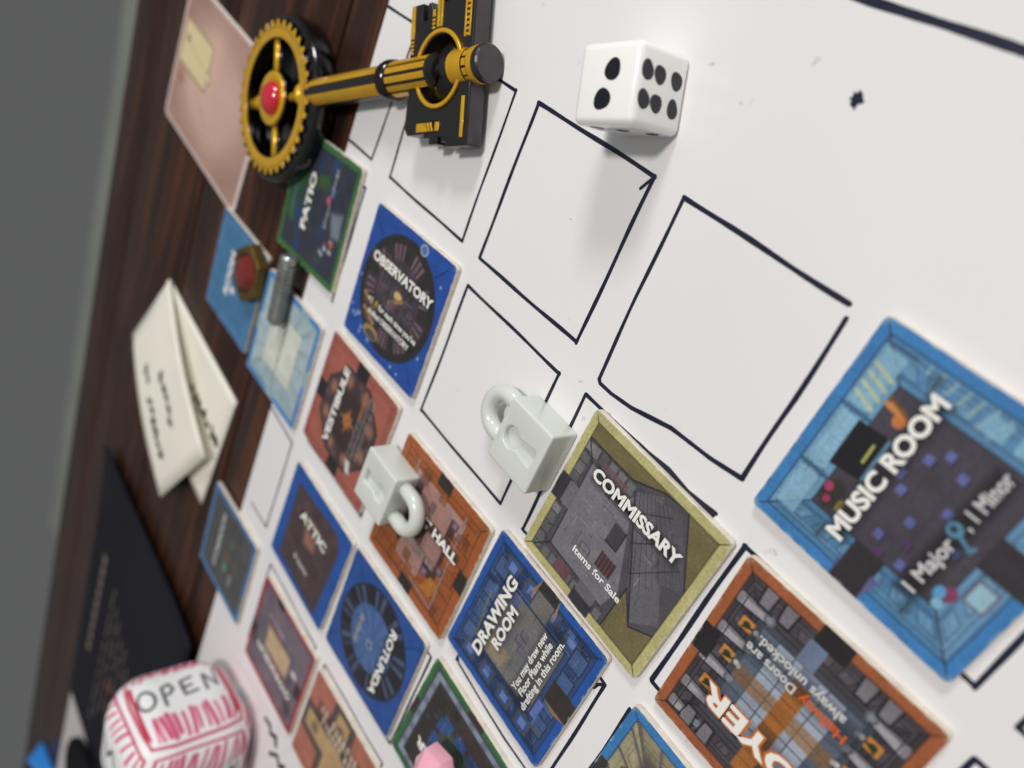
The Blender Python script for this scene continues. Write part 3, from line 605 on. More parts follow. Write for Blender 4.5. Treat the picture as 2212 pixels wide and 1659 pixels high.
def art_patio(i):
    i.a[:] = (52, 58, 72); 
    for k in range(46):
        u, v = random.uniform(-.45, .45), random.uniform(-.45, .45); i.ell(u, v, random.uniform(.03, .1), random.uniform(.03, .08), random.choice(((38, 76, 142), (44, 48, 58), (34, 66, 120), (60, 62, 66), (46, 92, 60))), .6, 6)
    i.poly([(.0, .45), (.12, .45), (.3, -.1), (.2, -.12)], (54, 96, 50), .8, 4); i.poly([(-.2, .45), (.2, .45), (.12, .3), (-.25, .32)], (62, 108, 54), .8, 4); i.line([(-.14, .38), (.1, .37)], .02, (110, 130, 190), .8)
    i.poly([(-.12, -.3), (.05, -.22), (.1, -.4), (-.1, -.42)], (128, 138, 148), .85, 5)
    for k in range(9): i.ell(-.22+random.uniform(-.09, .09), -.24+random.uniform(-.1, .06), .016, .016, (214, 208, 204), .9, 2)
    i.ell(-.17, -.33, .03, .024, (196, 96, 54)); i.ell(-.2, -.25, .02, .02, (140, 66, 96)); i.ell(.12, -.15, .032, .03, (206, 84, 120))
    i.squiggle(-.12, .08, -.175, .045, (206, 204, 200), .9); i.squiggle(.16, .36, -.185, .045, (206, 204, 200), .9)
    halo(i, -.24, .24, .09, .18, .5); i.border(.055, (62, 112, 60), (30, 60, 32))
tile('green bordered tile lettered PATIO half under the gear end of the key', -3.763, -.023, .071, art_patio, 112, [('PATIO', .115, 0, .135, dict(width=.47, bold=.022))], PI/2)

def art_attic(i):
    i.a[:] = (30, 84, 166); i.poly([(-.38, .36), (.3, .40), (.38, .28), (.36, -.46), (-.36, -.42)], (78, 64, 66))
    for k in range(26): i.ell(random.uniform(-.34, .32), random.uniform(-.4, .34), random.uniform(.02, .06), random.uniform(.02, .06), random.choice(((98, 76, 76), (60, 50, 54), (112, 80, 84), (84, 66, 62))), .6, 5)
    i.ell(.02, .17, .16, .05, (150, 112, 78), .9, 6); i.poly([(-.12, .1), (.06, .14), (.1, -.02), (-.08, -.05)], (172, 116, 92), .8, 5)
    halo(i, -.23, .23, .1, .2, .4)
tile('blue bordered tile lettered ATTIC with dark brown middle', -2.472, -2.429, -.002, art_attic, 96, [('ATTIC', .115, 0, .15, dict(width=.45, bold=.02)), ('8 Items', .07, -.02, -.245, dict(width=.24, m='letter_dim'))], 0)

def art_store(i):
    i.a[:] = (84, 84, 84)
    for k in range(24): i.ell(random.uniform(-.4, .4), random.uniform(-.4, .4), random.uniform(.04, .1), random.uniform(.03, .08), random.choice(((96, 92, 90), (70, 72, 74), (88, 84, 82), (78, 86, 92))), .6, 6)
    i.ell(-.05, .0, .06, .04, (128, 96, 72), .8, 4); i.ell(-.18, -.02, .05, .04, (108, 160, 142), .9, 3); i.ell(.14, -.08, .04, .04, (90, 116, 100), .8, 4)
    halo(i, -.36, .36, .13, .23, .3); i.squiggle(-.3, -.14, -.17, .06, (190, 190, 186), .9); i.border(.06, (72, 124, 176), (40, 70, 104)); i.rect(-.3, -.18, -.5, -.44, (130, 116, 106))
tile('faded grey tile with light blue border lettered STOREROOM at the board edge', -3.627, -3.666, .046, art_store, 80, [('STOREROOM', .098, 0, .18, dict(width=.66, bold=.012, m='letter_dim'))], PI/2)

def art_ante(i):
    i.a[:] = (174, 190, 192); i.room(.44, .27, (212, 218, 206), [(176, 196, 200), (166, 188, 194), (172, 192, 198), (160, 184, 190)], (120, 140, 146))
    for sg in (1, -1):
        for k in range(5): u = -.27+.135*k; i.line([(u, sg*.27), (u*1.45, sg*.44)], .008, (120, 140, 146), .8); i.line([(sg*.27, u), (sg*.44, u*1.45)], .008, (120, 140, 146), .8)
    i.ell(0, 0, .2, .2, (222, 226, 210), .7, 18); i.border(.05, (64, 140, 204), (92, 130, 150))
    for P in ((-.08, .08, -.5, -.45), (-.08, .08, .45, .5), (-.5, -.45, -.08, .08), (.45, .5, -.3, -.15)): i.rect(*P, (150, 182, 196))
tile('pale stone tile with light blue border lettered ANTECHAMBER under the steel screw', -3.695, -1.298, .024, art_ante, 96, [('ANTECHAMBER', .07, 0, .0, dict(width=.66, bold=.01, m='letter_grey'))], PI/2)

def art_room8(i):
    i.a[:] = (66, 122, 166)
    for P in ([(-.43, -.43), (.43, -.43)], [(.43, -.43), (.43, .43)], [(.43, .43), (-.43, .43)], [(-.43, .43), (-.43, -.43)]):
        for k in range(16): a, b = k/16, (k+.6)/16; i.line([(P[0][0]+(P[1][0]-P[0][0])*a, P[0][1]+(P[1][1]-P[0][1])*a), (P[0][0]+(P[1][0]-P[0][0])*b, P[0][1]+(P[1][1]-P[0][1])*b)], .01, (120, 164, 196), .8)
tile('plain steel blue tile lettered ROOM 8 lying on bare wood', -4.812, -1.285, .011, art_room8, 80, [('ROOM', .12, 0, .12, dict(width=.44, bold=.022)), ('8', .12, -.12, .0, dict(bold=.022))], PI/2, TZ)

def art_gym(i):
    i.a[:] = (116, 104, 116)
    for k in range(30): i.ell(random.uniform(-.44, .44), random.uniform(-.44, .44), random.uniform(.03, .09), random.uniform(.03, .07), random.choice(((96, 90, 108), (84, 80, 96), (140, 112, 120), (64, 60, 66))), .6, 6)
    i.poly([(-.2, .1), (.22, .12), (.24, -.12), (-.2, -.14)], (206, 178, 136), .95, 4); i.line([(-.2, .11), (.1, .12)], .02, (170, 60, 66)); i.line([(.0, -.16), (.24, -.16)], .02, (150, 50, 60)); i.ell(-.3, -.06, .05, .03, (226, 220, 212), .9, 2)
    i.squiggle(-.02, .28, -.22, .05, (206, 200, 200), .7); halo(i, -.36, .36, .14, .24, .35); i.border(.04, (172, 44, 54), (96, 26, 34)); i.rect(-.46, -.36, -.05, .1, (50, 44, 46)); i.rect(.1, .22, -.5, -.42, (50, 44, 46)); i.rect(.4, .5, .05, .2, (70, 60, 66))
tile('red bordered tile lettered GYMNASIUM near the big striped die', -2.369, -3.69, .037, art_gym, 96, [('GYMNASIUM', .1, 0, .19, dict(width=.68, bold=.015, m='letter'))], PI)

def art_pass(i):
    i.a[:] = (182, 112, 90); i.border(.06, (186, 116, 92), (120, 66, 52))
    i.poly([(-.16, .5), (.16, .5), (.18, .18), (.5, .16), (.5, -.16), (.18, -.18), (.16, -.5), (-.16, -.5), (-.18, -.18), (-.5, -.16), (-.5, .16), (-.18, .18)], (92, 78, 74))
    i.poly([(-.09, .44), (.09, .44), (.1, .1), (.44, .09), (.44, -.09), (.1, -.1), (.09, -.44), (-.09, -.44), (-.1, -.1), (-.44, -.09), (-.44, .09), (-.1, .1)], (198, 164, 112), .95, 3)
    for a in range(4): i.ell(.3*math.cos(a*PI/2), .3*math.sin(a*PI/2), .05, .05, (70, 64, 66), .6, 4)
    halo(i, -.36, .36, .12, .3, .35)
    i.squiggle(-.3, .34, .25, .1, (224, 206, 184), .95); i.squiggle(-.24, .24, .16, .09, (224, 206, 184), .95)
tile('terracotta tile with cream cross shaped corridor touching the GYMNASIUM tile', -1.30, -3.68, .04, art_pass, 96, [], 0)

def art_cloi(i):
    i.room(.44, .2, (72, 84, 72), [(66, 58, 56), (60, 54, 54), (66, 60, 58), (58, 54, 52)])
    for sg in (1, -1):
        i.line([(-.41, sg*.41), (.41, sg*.41)], .05, (124, 136, 160), .85); i.line([(sg*.41, -.41), (sg*.41, .41)], .05, (124, 136, 160), .85)
        for k in range(6): u = -.42+.15*k; i.rect(u+.01, u+.1, sg*.41-.022, sg*.41+.022, (150, 162, 182), .7); i.rect(sg*.41-.022, sg*.41+.022, u+.01, u+.1, (150, 162, 182), .7)
        for k in range(3):
            u = -.2+.15*k; i.poly([(u, sg*.24), (u+.12, sg*.24), (u+.1, sg*.15), (u+.02, sg*.15)], (48, 88, 152), .9); i.poly([(sg*.24, u), (sg*.24, u+.12), (sg*.15, u+.1), (sg*.15, u+.02)], (48, 88, 152), .9)
    i.detail(.36, .2, 30, [(60, 54, 54), (48, 70, 110), (92, 100, 116), (50, 60, 50)])
    i.ell(0, 0, .14, .14, (62, 80, 62), .8, 8); i.border(.05, (58, 114, 66), (30, 60, 34))
    for P in ((-.08, .08, .45, .5), (-.08, .08, -.5, -.45), (-.5, -.45, -.08, .08), (.45, .5, -.08, .08)): i.rect(*P, (60, 52, 52))
tile('green bordered tile lettered CLOISTER under the pink crystal', -.32, -2.34, -.03, art_cloi, 112, [('CLOISTER', .1, 0.02, .175, dict(width=.60, bold=.022))], PI)

def art_den(i):
    i.room(.445, .2, (96, 88, 84), [(150, 142, 112), (126, 118, 96), (146, 138, 110), (172, 165, 126)]); i.panels(.445, .2, 4, (60, 54, 50), (190, 182, 140), .6)
    for k in range(6):
        u = -.42+.16*k; i.line([(-.445, u), (-.2, u*.5)], .022, (128, 120, 124)); i.line([(-.445, u), (-.2, u*.5)], .006, K_, .6); i.line([(u, .445), (u*.5, .2)], .018, (104, 96, 92))
    i.poly([(-.3, .36), (-.1, .3), (-.12, .1), (-.3, .16)], (92, 84, 82), .9, 6); i.ell(-.34, .14, .028, .028, (60, 56, 54)); i.ell(-.34, .14, .02, .02, (190, 182, 140)); i.ell(-.31, .08, .04, .05, (210, 200, 140)); i.rect(-.2, .2, -.2, .0, (84, 76, 74), .9)
    i.detail(.44, .2, 4, [(150, 142, 108), (108, 100, 82), (128, 120, 124), (84, 76, 72)])
    i.border(.055, (52, 128, 190), (28, 54, 84)); i.rect(-.5, -.43, -.08, .08, (62, 58, 54))
tile('sky blue bordered tile with beige panelled walls beside the FOYER tile', .94, -1.2, .0, art_den, 112, [], 0)

# ------------------------------------------------------------------ ornate key
key = thing('ornate_key', 'ornate black and yellow metal key with gear shaped bow and red gem', 'key', (-4.467, .552, 0), math.atan2(1.055, 2.147))
def ringloops(ro, ri, n=64): return [circle(ro, n), circle(ri, n)]
V, F = [], []
prof = []
for k in range(18):
    a = 2*PI*k/18; prof.append((.592+.088*math.copysign(abs(math.cos(a))**.6, math.cos(a)), .10+.118*math.copysign(abs(math.sin(a))**.6, math.sin(a))))
n = 72
for r, h in prof:
    for k in range(n): V.append((r*math.cos(2*PI*k/n), r*math.sin(2*PI*k/n), h))
for a in range(18):
    for k in range(n): F.append((a*n+k, a*n+(k+1) % n, ((a+1) % 18)*n+(k+1) % n, ((a+1) % 18)*n+k))
mk('bow_ring', V, F, M['black_chrome'], key, smooth=True)
def gear(ro, rt, nt, duty=.5):
    P = []
    for k in range(nt):
        for f, r in ((0, ro), (.12, rt), (duty, rt), (duty+.12, ro)):
            a = 2*PI*(k+f)/nt; P.append((r*math.cos(a), r*math.sin(a)))
    return P
gr = shape2mesh('gear', [gear(.605, .655, 36), circle(.49, 64)], .195, .255, M['chrome'], key, .008)
shape2mesh('gear_enamel', [gear(.598, .642, 36, .42), circle(.50, 64)], .252, .262, M['gold'], gr, .003)
shape2mesh('gear_groove', ringloops(.582, .576), .2605, .2632, M['black_enamel'], gr, 0)
V, F = lathe([(.492, .06), (.492, .065)], 48); mk('bow_back', V, F, M['black_enamel'], key, smooth=False)
for sg in (1, -1):
    V, F = tube([(0, sg*.2, .2), (0, sg*.36, .2), (0, sg*.51, .2)], .038, 14); mk('spoke', V, F, M['gold'], key, smooth=True)
    V, F = tube([(.034, sg*.2, .185), (.034, sg*.51, .185)], .03, 12); mk('spoke_edge', V, F, M['chrome'], key, smooth=True)
V, F = lathe([(.03, .19), (.035, .23), (.04, .30), (.07, .38), (.10, .44), (.10, .47), (.07, .50)], 28, 'x', (0, 0, .18)); mk('spoke_flare', V, F, M['gold'], key, smooth=True)
V, F = lathe([(.05, -.50), (.045, -.40), (.07, -.34), (.045, -.28), (.04, -.19)], 24, 'x', (0, 0, .18)); mk('spoke_flare', V, F, M['gold'], key, smooth=True)
hub = shape2mesh('hub', [circle(.235, 48)], .14, .25, M['chrome'], key, .02)
V, F = lathe([(.228, .24), (.228, .262), (.215, .272), (.165, .266), (.15, .255)], 48); mk('hub_ring', V, F, M['gold'], hub, smooth=True)
V, F = lathe([(.148, .25), (.14, .285), (.115, .315), (.07, .336), (.02, .342)], 12); mk('gem', V, F, M['ruby'], hub, smooth=True)
for ch in list(key.children):
    ch.scale = (.955, .955, .84) if ch.name.startswith('bow_ring') else (.915, .915, .80); ch.location.x -= .10*S
AZ = .11
V, F = lathe([(.102, .42), (.102, 1.46)], 40, 'x', (0, 0, AZ)); sh = mk('shaft', V, F, M['black_enamel'], key, smooth=False)
bm = None
def arc_strip(u0, u1, r0, r1, a0, a1, n=6):
    V, F = [], []
    for u in (u0, u1):
        for r in (r0, r1):
            for k in range(n+1):
                a = math.radians(90+a0+(a1-a0)*k/n); V.append((u, r*math.cos(a), AZ+r*math.sin(a)))
    m = n+1
    for k in range(n): F += [(m+k, m+k+1, 3*m+k+1, 3*m+k)]
    F += [(0, m, 3*m, 2*m), (n, 2*m+n, 3*m+n, m+n)]
    for b in (0, 2*m): F += [(b+k, b+k+1, b+m+k+1, b+m+k) for k in range(n)]
    return V, F
for a0, a1 in ((17, 62), (-62, -17)):
    V, F = arc_strip(.47, 1.41, .101, .108, a0, a1); mk('enamel_stripe', V, F, M['gold'], sh)
V, F = lathe([(.10, 1.39), (.126, 1.41), (.132, 1.445), (.126, 1.49), (.10, 1.50)], 40, 'x', (0, 0, AZ)); mk('collar_ring', V, F, M['chrome'], key, smooth=True)
V, F = lathe([(.104, 1.49), (.104, 1.93), (.117, 1.935), (.117, 1.965), (.09, 1.98), (.06, 1.985), (.06, 2.05)], 40, 'x', (0, 0, AZ)); col = mk('fluted_collar', V, F, M['black_enamel'], key, smooth=False)
for k in range(12):
    a = k*30+15-180; V, F = arc_strip(1.505, 1.925, .103, .115, a-9.5, a+9.5, 4); mk('flute', V, F, M['gold'], col)
V, F = lathe([(.075, 2.02), (.09, 2.06), (.09, 2.11), (.06, 2.13), (.102, 2.135), (.106, 2.15), (.106, 2.27), (.096, 2.272), (.096, 2.318), (.106, 2.32), (.106, 2.36)], 40, 'x', (0, 0, AZ)); tp = mk('tip', V, F, M['black_enamel'], key, smooth=False)
V, F = lathe([(.103, 2.132), (.109, 2.14), (.109, 2.268), (.103, 2.27)], 40, 'x', (0, 0, AZ)); mk('tip_band', V, F, M['gold'], tp, smooth=False)
V, F = lathe([(.103, 2.321), (.109, 2.323), (.109, 2.362), (.103, 2.364)], 40, 'x', (0, 0, AZ)); mk('tip_band', V, F, M['gold'], tp, smooth=False)
V, F = merge([arc_strip(2.278, 2.312, .095, .104, a-11, a+11, 3) for a in range(-180, 180, 30)]); mk('tip_squares', V, F, M['gold'], tp)
V, F = lathe([(.104, 2.363), (.109, 2.372), (.109, 2.41), (.102, 2.422), (.05, 2.424)], 40, 'x', (0, 0, AZ)); mk('tip_cap', V, F, M['gun'], tp, smooth=False)
PX = 2.01
outl = [(-.315, .405), (-.2, .405), (-.2, .30), (-.145, .30), (-.145, .40), (-.115, .40), (-.1, .36), (-.055, .36), (-.055, .43), (.01, .43), (.01, .38), (.05, .38), (.05, .52), (.10, .52), (.10, .60), (.305, .60),
        (.305, -.46), (.10, -.46), (.10, -.43), (.06, -.43), (.06, -.40), (.02, -.40), (.02, -.44), (-.06, -.44), (-.06, -.40), (-.12, -.40), (-.12, -.375), (-.30, -.375), (-.33, -.33), (-.315, -.16), (-.30, -.13), (-.345, -.06), (-.345, .06), (-.30, .13), (-.315, .16)]
plate = shape2mesh('bit_plate', [list(reversed(outl)), circle(.20, 48)], .045, .165, M['black_enamel'], key, .008, (PX, 0, 0))
bm = bmesh.new(); rbox(bm, .3035, .3075, -.445, .585, .055, .155, 0); from_bm('worn_edge', bm, M['gun'], plate)
shape2mesh('bit_ring', [circle(.232, 56), circle(.205, 56)], .16, .182, M['gold'], plate, .008)
V, F = lathe([(.205, .16), (.19, .11), (.15, .075), (.14, .05)], 48); mk('bit_recess', V, F, M['chrome'], plate, smooth=True)
shape2mesh('recess_ring', [circle(.135, 40), circle(.10, 40)], .09, .125, M['gold'], plate, .006)
def inlay(u0, u1, v0, v1, z=.1685): shape2mesh('inlay', [[(u0, v0), (u1, v0), (u1, v1), (u0, v1)]], .16, z, M['gold'], plate, .003)
inlay(-.308, -.272, .205, .40)
for k in range(4): inlay(-.308, -.274, .115+.022*k, .129+.022*k)
for k in range(3): inlay(-.092, -.066, .24+.022*k, .255+.022*k)
inlay(-.092, -.066, .31, .352); inlay(-.046, -.022, .245, .42); inlay(-.014, .008, .245, .42); inlay(.222, .236, .155, .45); inlay(.266, .28, .155, .45)
for k in range(10): inlay(.238, .264, .16+.03*k, .176+.03*k)
inlay(.238, .268, -.41, -.175)
shape2mesh('inlay_well', [rrect(-.2, .05, -.372, -.30, .004, 1)], .16, .167, M['chrome'], plate, .002)
for u0, u1 in ((-.19, -.10), (.0, .04)): inlay(u0, u1, -.363, -.309, .172)
for k in range(3): shape2mesh('inlay', [[(-.095+.03*k, -.363), (-.078+.03*k, -.363), (-.098+.03*k, -.309), (-.115+.03*k, -.309)]], .16, .172, M['gold'], plate, .002)

# ------------------------------------------------------------------ white die
P0, P1 = Vector((-1.075, 2.11)), Vector((-.935, 1.77)); ed = (P1-P0).normalized(); DA = .365
ang = math.atan2(ed.y, ed.x)+PI/2          # local +x faces the lens (the side with six pips)
nx = Vector((math.cos(ang), math.sin(ang))); mid = (P0+P1)/2
die = thing('white_die', 'white plastic die with hand inked black pips, two on top', 'die', (mid.x-nx.x*DA/2, mid.y-nx.y*DA/2, 0), ang)
bm = bmesh.new(); rbox(bm, -DA/2, DA/2, -DA/2, DA/2, .001, DA, .036, 5); from_bm('die_body', bm, M['die_white'], die, smooth=.9)
def pip(face, a, b, ra, rb):
    V, F = [], []; n = 20; ph = random.uniform(0, 6)
    ring = []
    for k in range(n):
        t = 2*PI*k/n; q = 1+.07*math.sin(2*t+ph)+.05*math.sin(3*t+2*ph); ring.append((a+ra*q*math.cos(t), b+rb*q*math.sin(t)))
    def tr(u, v, w): return {'top': (u, v, DA+w), 'six': (DA/2+w, u, v), 'low': (u, -DA/2-w, v)}[face]
    for u, v in ring: V.append(tr(u, v, -.002))
    for u, v in ring: V.append(tr(a+(u-a)*.96, b+(v-b)*.96, .0015))
    F = [(k, (k+1) % n, n+(k+1) % n, n+k) for k in range(n)]+[tuple(range(n, 2*n))]
    mk('pip', V, F, M['pip'], die)
pip('top', .03, .058, .05, .048); pip('top', -.01, -.07, .048, .053)
for j, yy in enumerate((.062, -.062)):
    for k, zz in enumerate((.305, .215, .09)): pip('six', yy-.004*k, zz, .044, .042)
for u, v in ((-.09, .28), (0, .2), (.10, .10)): pip('low', u, v, .034, .034)

# ------------------------------------------------------------------ padlocks
def padlock(label, cx, cy, z0, rz):
    t = thing('toy_padlock', label, 'padlock', (cx, cy, z0), rz, 'pale green toy padlocks')
    kh = []
    a0 = math.radians(32)
    for k in range(25): a = a0+(2*PI-2*a0)*k/24; kh.append((-.07+.066*math.cos(a), .066*math.sin(a)))
    kh += [(.115, -.056), (.128, -.046), (.132, 0), (.128, .046), (.115, .056)]
    b = shape2mesh('lock_body', [rrect(-.185, .185, -.205, .205, .016, 4), kh], 0, .2, M['lock'], t, .012, seg=3)
    shape2mesh('keyhole_floor', [[(x*1.12-.003, y*1.12) for x, y in kh]], .02, .162, M['lock'], b, .004)
    path = [(-.16, .125, .10)]+[(-.275+.0-.125*math.sin(PI*k/16)*1.0, .125*math.cos(PI*k/16), .10) for k in range(17)]+[(-.16, -.125, .10)]
    V, F = tube(path, .052, 18); mk('shackle', V, F, M['lock'], t, smooth=True)
    return t
padlock('pale green toy padlock lying on bare board beside the COMMISSARY tile', -.845, -.012, 0, 0)
padlock('pale green toy padlock lying across the VESTIBULE and GREAT HALL tiles', -1.775, -1.128, H, PI)

# ------------------------------------------------------------------ gem token, screw, crystal
tk = thing('gem_token', 'hexagonal brass token with red gem on the ROOM 8 tile', 'token', (-4.45, -1.01, TZ+H), .15)
hx = lambda r: [(r*math.cos(k*PI/3+PI/6), r*math.sin(k*PI/3+PI/6)) for k in range(6)]
shape2mesh('token_rim', [hx(.27), circle(.17, 24)], 0, .11, M['brass'], tk, .015)
shape2mesh('token_base', [hx(.255)], .002, .06, M['brass'], tk, 0)
V, F = lathe([(.168, .055), (.165, .10), (.12, .15), (.05, .17)], 10); mk('gem', V, F, M['ruby_dark'], tk, smooth=False)
prof = [(.05, -.02), (.066, 0)]
for k in range(14): u = .037*k; prof += [(.046, u+.004), (.079, u+.014), (.079, u+.022), (.046, u+.032)]
prof += [(.066, .525), (.072, .535), (.072, .575), (.055, .59)]
c0, c1 = Vector((-3.755, -1.07)), Vector((-3.80, -.61)); d = (c1-c0).normalized()
V, F = lathe(prof, 28, 'x'); scr = mk('threaded_screw', V, F, M['steel'], None, (c0.x, c0.y, H+.0800), math.atan2(d.y, d.x), smooth=False)
tag(scr, 'short grey threaded steel screw lying on the ANTECHAMBER tile', 'screw')
def crystal(loc, label, r, hgt, material, name='crystal_gem', n=6, rz=.3):
    V = [(0, 0, 0)]+[(r*math.cos(2*PI*k/n), r*math.sin(2*PI*k/n), hgt*.36) for k in range(n)]+[(r*.93*math.cos(2*PI*k/n), r*.93*math.sin(2*PI*k/n), hgt*.62) for k in range(n)]+[(0, 0, hgt)]
    V[0] = (0, 0, 0); F = []
    for k in range(n):
        q = (k+1) % n; F += [(0, 1+q, 1+k), (1+k, 1+q, n+1+q, n+1+k), (n+1+k, n+1+q, 2*n+1)]
    bm = bmesh.new(); vs_ = [bm.verts.new(v) for v in V]; [bm.faces.new([vs_[i] for i in f]) for f in F]
    lo = bm.verts[:] ; 
    for v in vs_:
        if v.co.z < hgt*.02: v.co.z = hgt*.02
    bmesh.ops.bevel(bm, geom=bm.edges[:], offset=r*.05, segments=2, affect='EDGES', profile=.6)
    z = min(v.co.z for v in bm.verts)
    for v in bm.verts: v.co.z -= z
    o = from_bm(name, bm, material, None, loc, rz, .35); return tag(o, label, 'gem')
crystal((-.30, -2.27, H), 'pink faceted crystal standing on the CLOISTER tile', .165, .36, M['pinkgem'])

# ------------------------------------------------------------------ playing card on the wood
card = thing('picture_card', 'rose pink card with cream note picture lying on wood by the key', 'card', (-6.17, -.02, TZ), -.085)
CW, CH = 2.07, 1.44
shape2mesh('card_stock', [rrect(-CW/2, CW/2, -CH/2, CH/2, .09, 8)], 0, .014, M['paper'], card, .002)
ink = Ink(112, (176, 138, 124)); ink.ell(0, 0, .42, .40, (214, 176, 158), .9, 26); ink.ell(.02, 0, .25, .28, (222, 186, 168), .6, 26); ink.blotch(.10, 5)
ink.poly([(-.465, .255), (-.085, .25), (-.08, -.075), (-.475, -.07)], (168, 146, 112)); ink.poly([(-.45, .24), (-.10, .235), (-.095, -.055), (-.46, -.052)], (234, 214, 162)); ink.rect(-.115, -.05, .0, .075, (168, 146, 112)); ink.rect(-.125, -.06, .01, .065, (230, 210, 160))
ink.line([(-.39, .11), (-.11, .06)], .008, (196, 172, 124)); ink.ell(-.40, .13, .016, .022, (120, 100, 76), .8, 3); ink.line([(-.42, .13), (-.37, .13)], .008, (110, 90, 70))
ink.ell(-.40, -.16, .065, .1, (196, 152, 136), .8, 3); ink.line([(-.44, -.16), (-.36, -.16)], .012, (128, 96, 88), .8, 3); ink.line([(-.40, -.23), (-.40, -.1)], .014, (128, 96, 88), .8, 3)
ink.line([(-.2, -.12), (-.03, -.2)], .008, (184, 142, 128)); ink.line([(-.1, -.2), (.05, -.28)], .008, (184, 142, 128)); ink.border(.02, (216, 186, 182), (206, 176, 170))
def fr(U, V):
    X, Y, Z = flat_round(.06, .0148)(U, V); return X*CW*.99, Y*CH*.99, Z
ink_mesh('printed_face', ink, fr, M['print'], card)

# ------------------------------------------------------------------ folded note
note = thing('folded_note', 'folded cream paper note with grey handwriting lying on dark wood', 'note', (0, 0, TZ))
A, B_, D_ = Vector((-6.22, -2.14, .02)), Vector((-4.26, -2.30, .01)), Vector((-4.42, -3.76, .01))
G = A+(D_-B_)*.96; G.z = .03
Q1, Q2, Q0 = Vector((-4.36, -3.05, .13)), Vector((-5.12, -4.27, .13)), Vector((-6.76, -3.18, .12)); A2 = Vector((-6.18, -2.10, .055))
rows = []; N = 16
for k in range(11): t = k/10; rows.append([(B_.lerp(A, t)).lerp(D_.lerp(G, t), s/N) for s in range(N+1)])
for k in range(1, 4):
    t = k/4; rows.append([(A.lerp(A2, t)+Vector((-.04*math.sin(PI*t), 0, 0))).lerp(G.lerp(Q0, t)+Vector((-.06*math.sin(PI*t), 0, 0)), s/N) for s in range(N+1)])
for k in range(12):
    t = k/11; rows.append([(A2.lerp(Q1, t)+Vector((0, 0, .05*math.sin(PI*t)))).lerp(Q0.lerp(Q2, t)+Vector((0, 0, .05*math.sin(PI*t))), s/N) for s in range(N+1)])
V = [tuple(v) for r in rows for v in r]; m_ = N+1
F = [(i*m_+j, i*m_+j+1, (i+1)*m_+j+1, (i+1)*m_+j) for i in range(len(rows)-1) for j in range(N)]
pp = mk('paper_sheet', V, F, M['paper'], note, smooth=True)
sm = pp.modifiers.new('thick', 'SOLIDIFY'); sm.thickness = .016*S; sm.offset = 0
def on_quad(a, b, c, d, u, v, lift): return tuple(a.lerp(b, u).lerp(d.lerp(c, u), v)+Vector((0, 0, lift+.05*math.sin(PI*u)*(lift > .015))))
def scrawl(a, b, c, d, v, u0, u1, hgt, lift, n):
    parts = []
    for k in range(n):
        u = u0+(u1-u0)*k/n; dv = .05*(u-u0)
        if random.random() < .12: continue
        st = [(u+(u1-u0)/n*q, v+dv+hgt*random.uniform(-.5, .5)) for q in (0, .15, .3, .5, .7)]
        P = [Vector(on_quad(a, b, c, d, x, y, lift)) for x, y in st]
        for p_, q_ in zip(P[:-1], P[1:]):
            t = (q_-p_)
            if t.length < 1e-6: continue
            t.normalize(); nn = Vector((-t.y, t.x, 0))*.023; parts.append(([tuple(p_+nn), tuple(p_-nn), tuple(q_-nn), tuple(q_+nn)], [(0, 1, 2, 3)]))
    V, F = merge(parts); mk('handwriting', V, F, M['scribble'], note)
scrawl(A2, Q1, Q2, Q0, .40, .36, .74, .10, .022, 6); scrawl(A2, Q1, Q2, Q0, .72, .28, .84, .10, .022, 9)
scrawl(A, B_, D_, G, .42, .55, .98, .10, .0115, 7)

# ------------------------------------------------------------------ black printed sheet and the white page beyond it
sheet = thing('black_booklet', 'large black printed booklet with faint text rows lying on wood', 'booklet', (0, 0, TZ))
rows = []; nx_, ny_ = 14, 20
for j in range(ny_+1):
    y = -5.12-4.84*j/ny_; row = []
    for k in range(nx_+1):
        x = -7.05+3.35*k/nx_+.16*j/ny_; e = max(0, (k/nx_-.72)/.28); e2 = max(0, 1-j/5)
        row.append((x, y, .035+.10*e*e*(.4+.6*math.sin(PI*j/ny_))+.05*e2*e2))
    rows.append(row)
V = [v for r in rows for v in r]; m_ = nx_+1; F = [(j*m_+k, (j+1)*m_+k, (j+1)*m_+k+1, j*m_+k+1) for j in range(ny_) for k in range(nx_)]
bk = mk('cover', V, F, M['black_sheet'], sheet, smooth=True); sm = bk.modifiers.new('thick', 'SOLIDIFY'); sm.thickness = .03*S; sm.offset = 0
def dash(x0, x1, y0, y1, m, nm='printed_text'): mk(nm, [(x0, y0, .0515), (x1, y0, .0515), (x1, y1, .0515), (x0, y1, .0515)], [(0, 1, 2, 3)], M[m], sheet)
for k in range(9): y = -6.6-.22*k; dash(-6.55, -6.43, y-.16, y, 'sheet_text')
for r in range(9):
    x = -6.0+.17*r; y = -6.7-.1*r-random.uniform(0, .3)
    while y > -9.3+.2*r: w = random.uniform(.15, .5); dash(x, x+.028, y-w, y, 'sheet_text'); y -= w+.09
dash(-5.62, -5.5, -8.35, -8.15, 'sheet_red')
bm = bmesh.new(); rbox(bm, -6.92, -3.6, -14.2, -9.99, 0, .016, .003, 1); pg = from_bm('white_page', bm, M['paper_white'], None, (0, 0, TZ)); tag(pg, 'plain white paper sheet past the end of the black booklet', 'paper')
bm = bmesh.new(); bmesh.ops.create_uvsphere(bm, u_segments=32, v_segments=20, radius=1)
for v in bm.verts:
    c = v.co; k = 1+.05*math.sin(3*c.x+1)+.04*math.sin(5*c.y); v.co = Vector((c.x*.58*k, c.y*.5*k, max(c.z*.18*k, -.10)+.10))
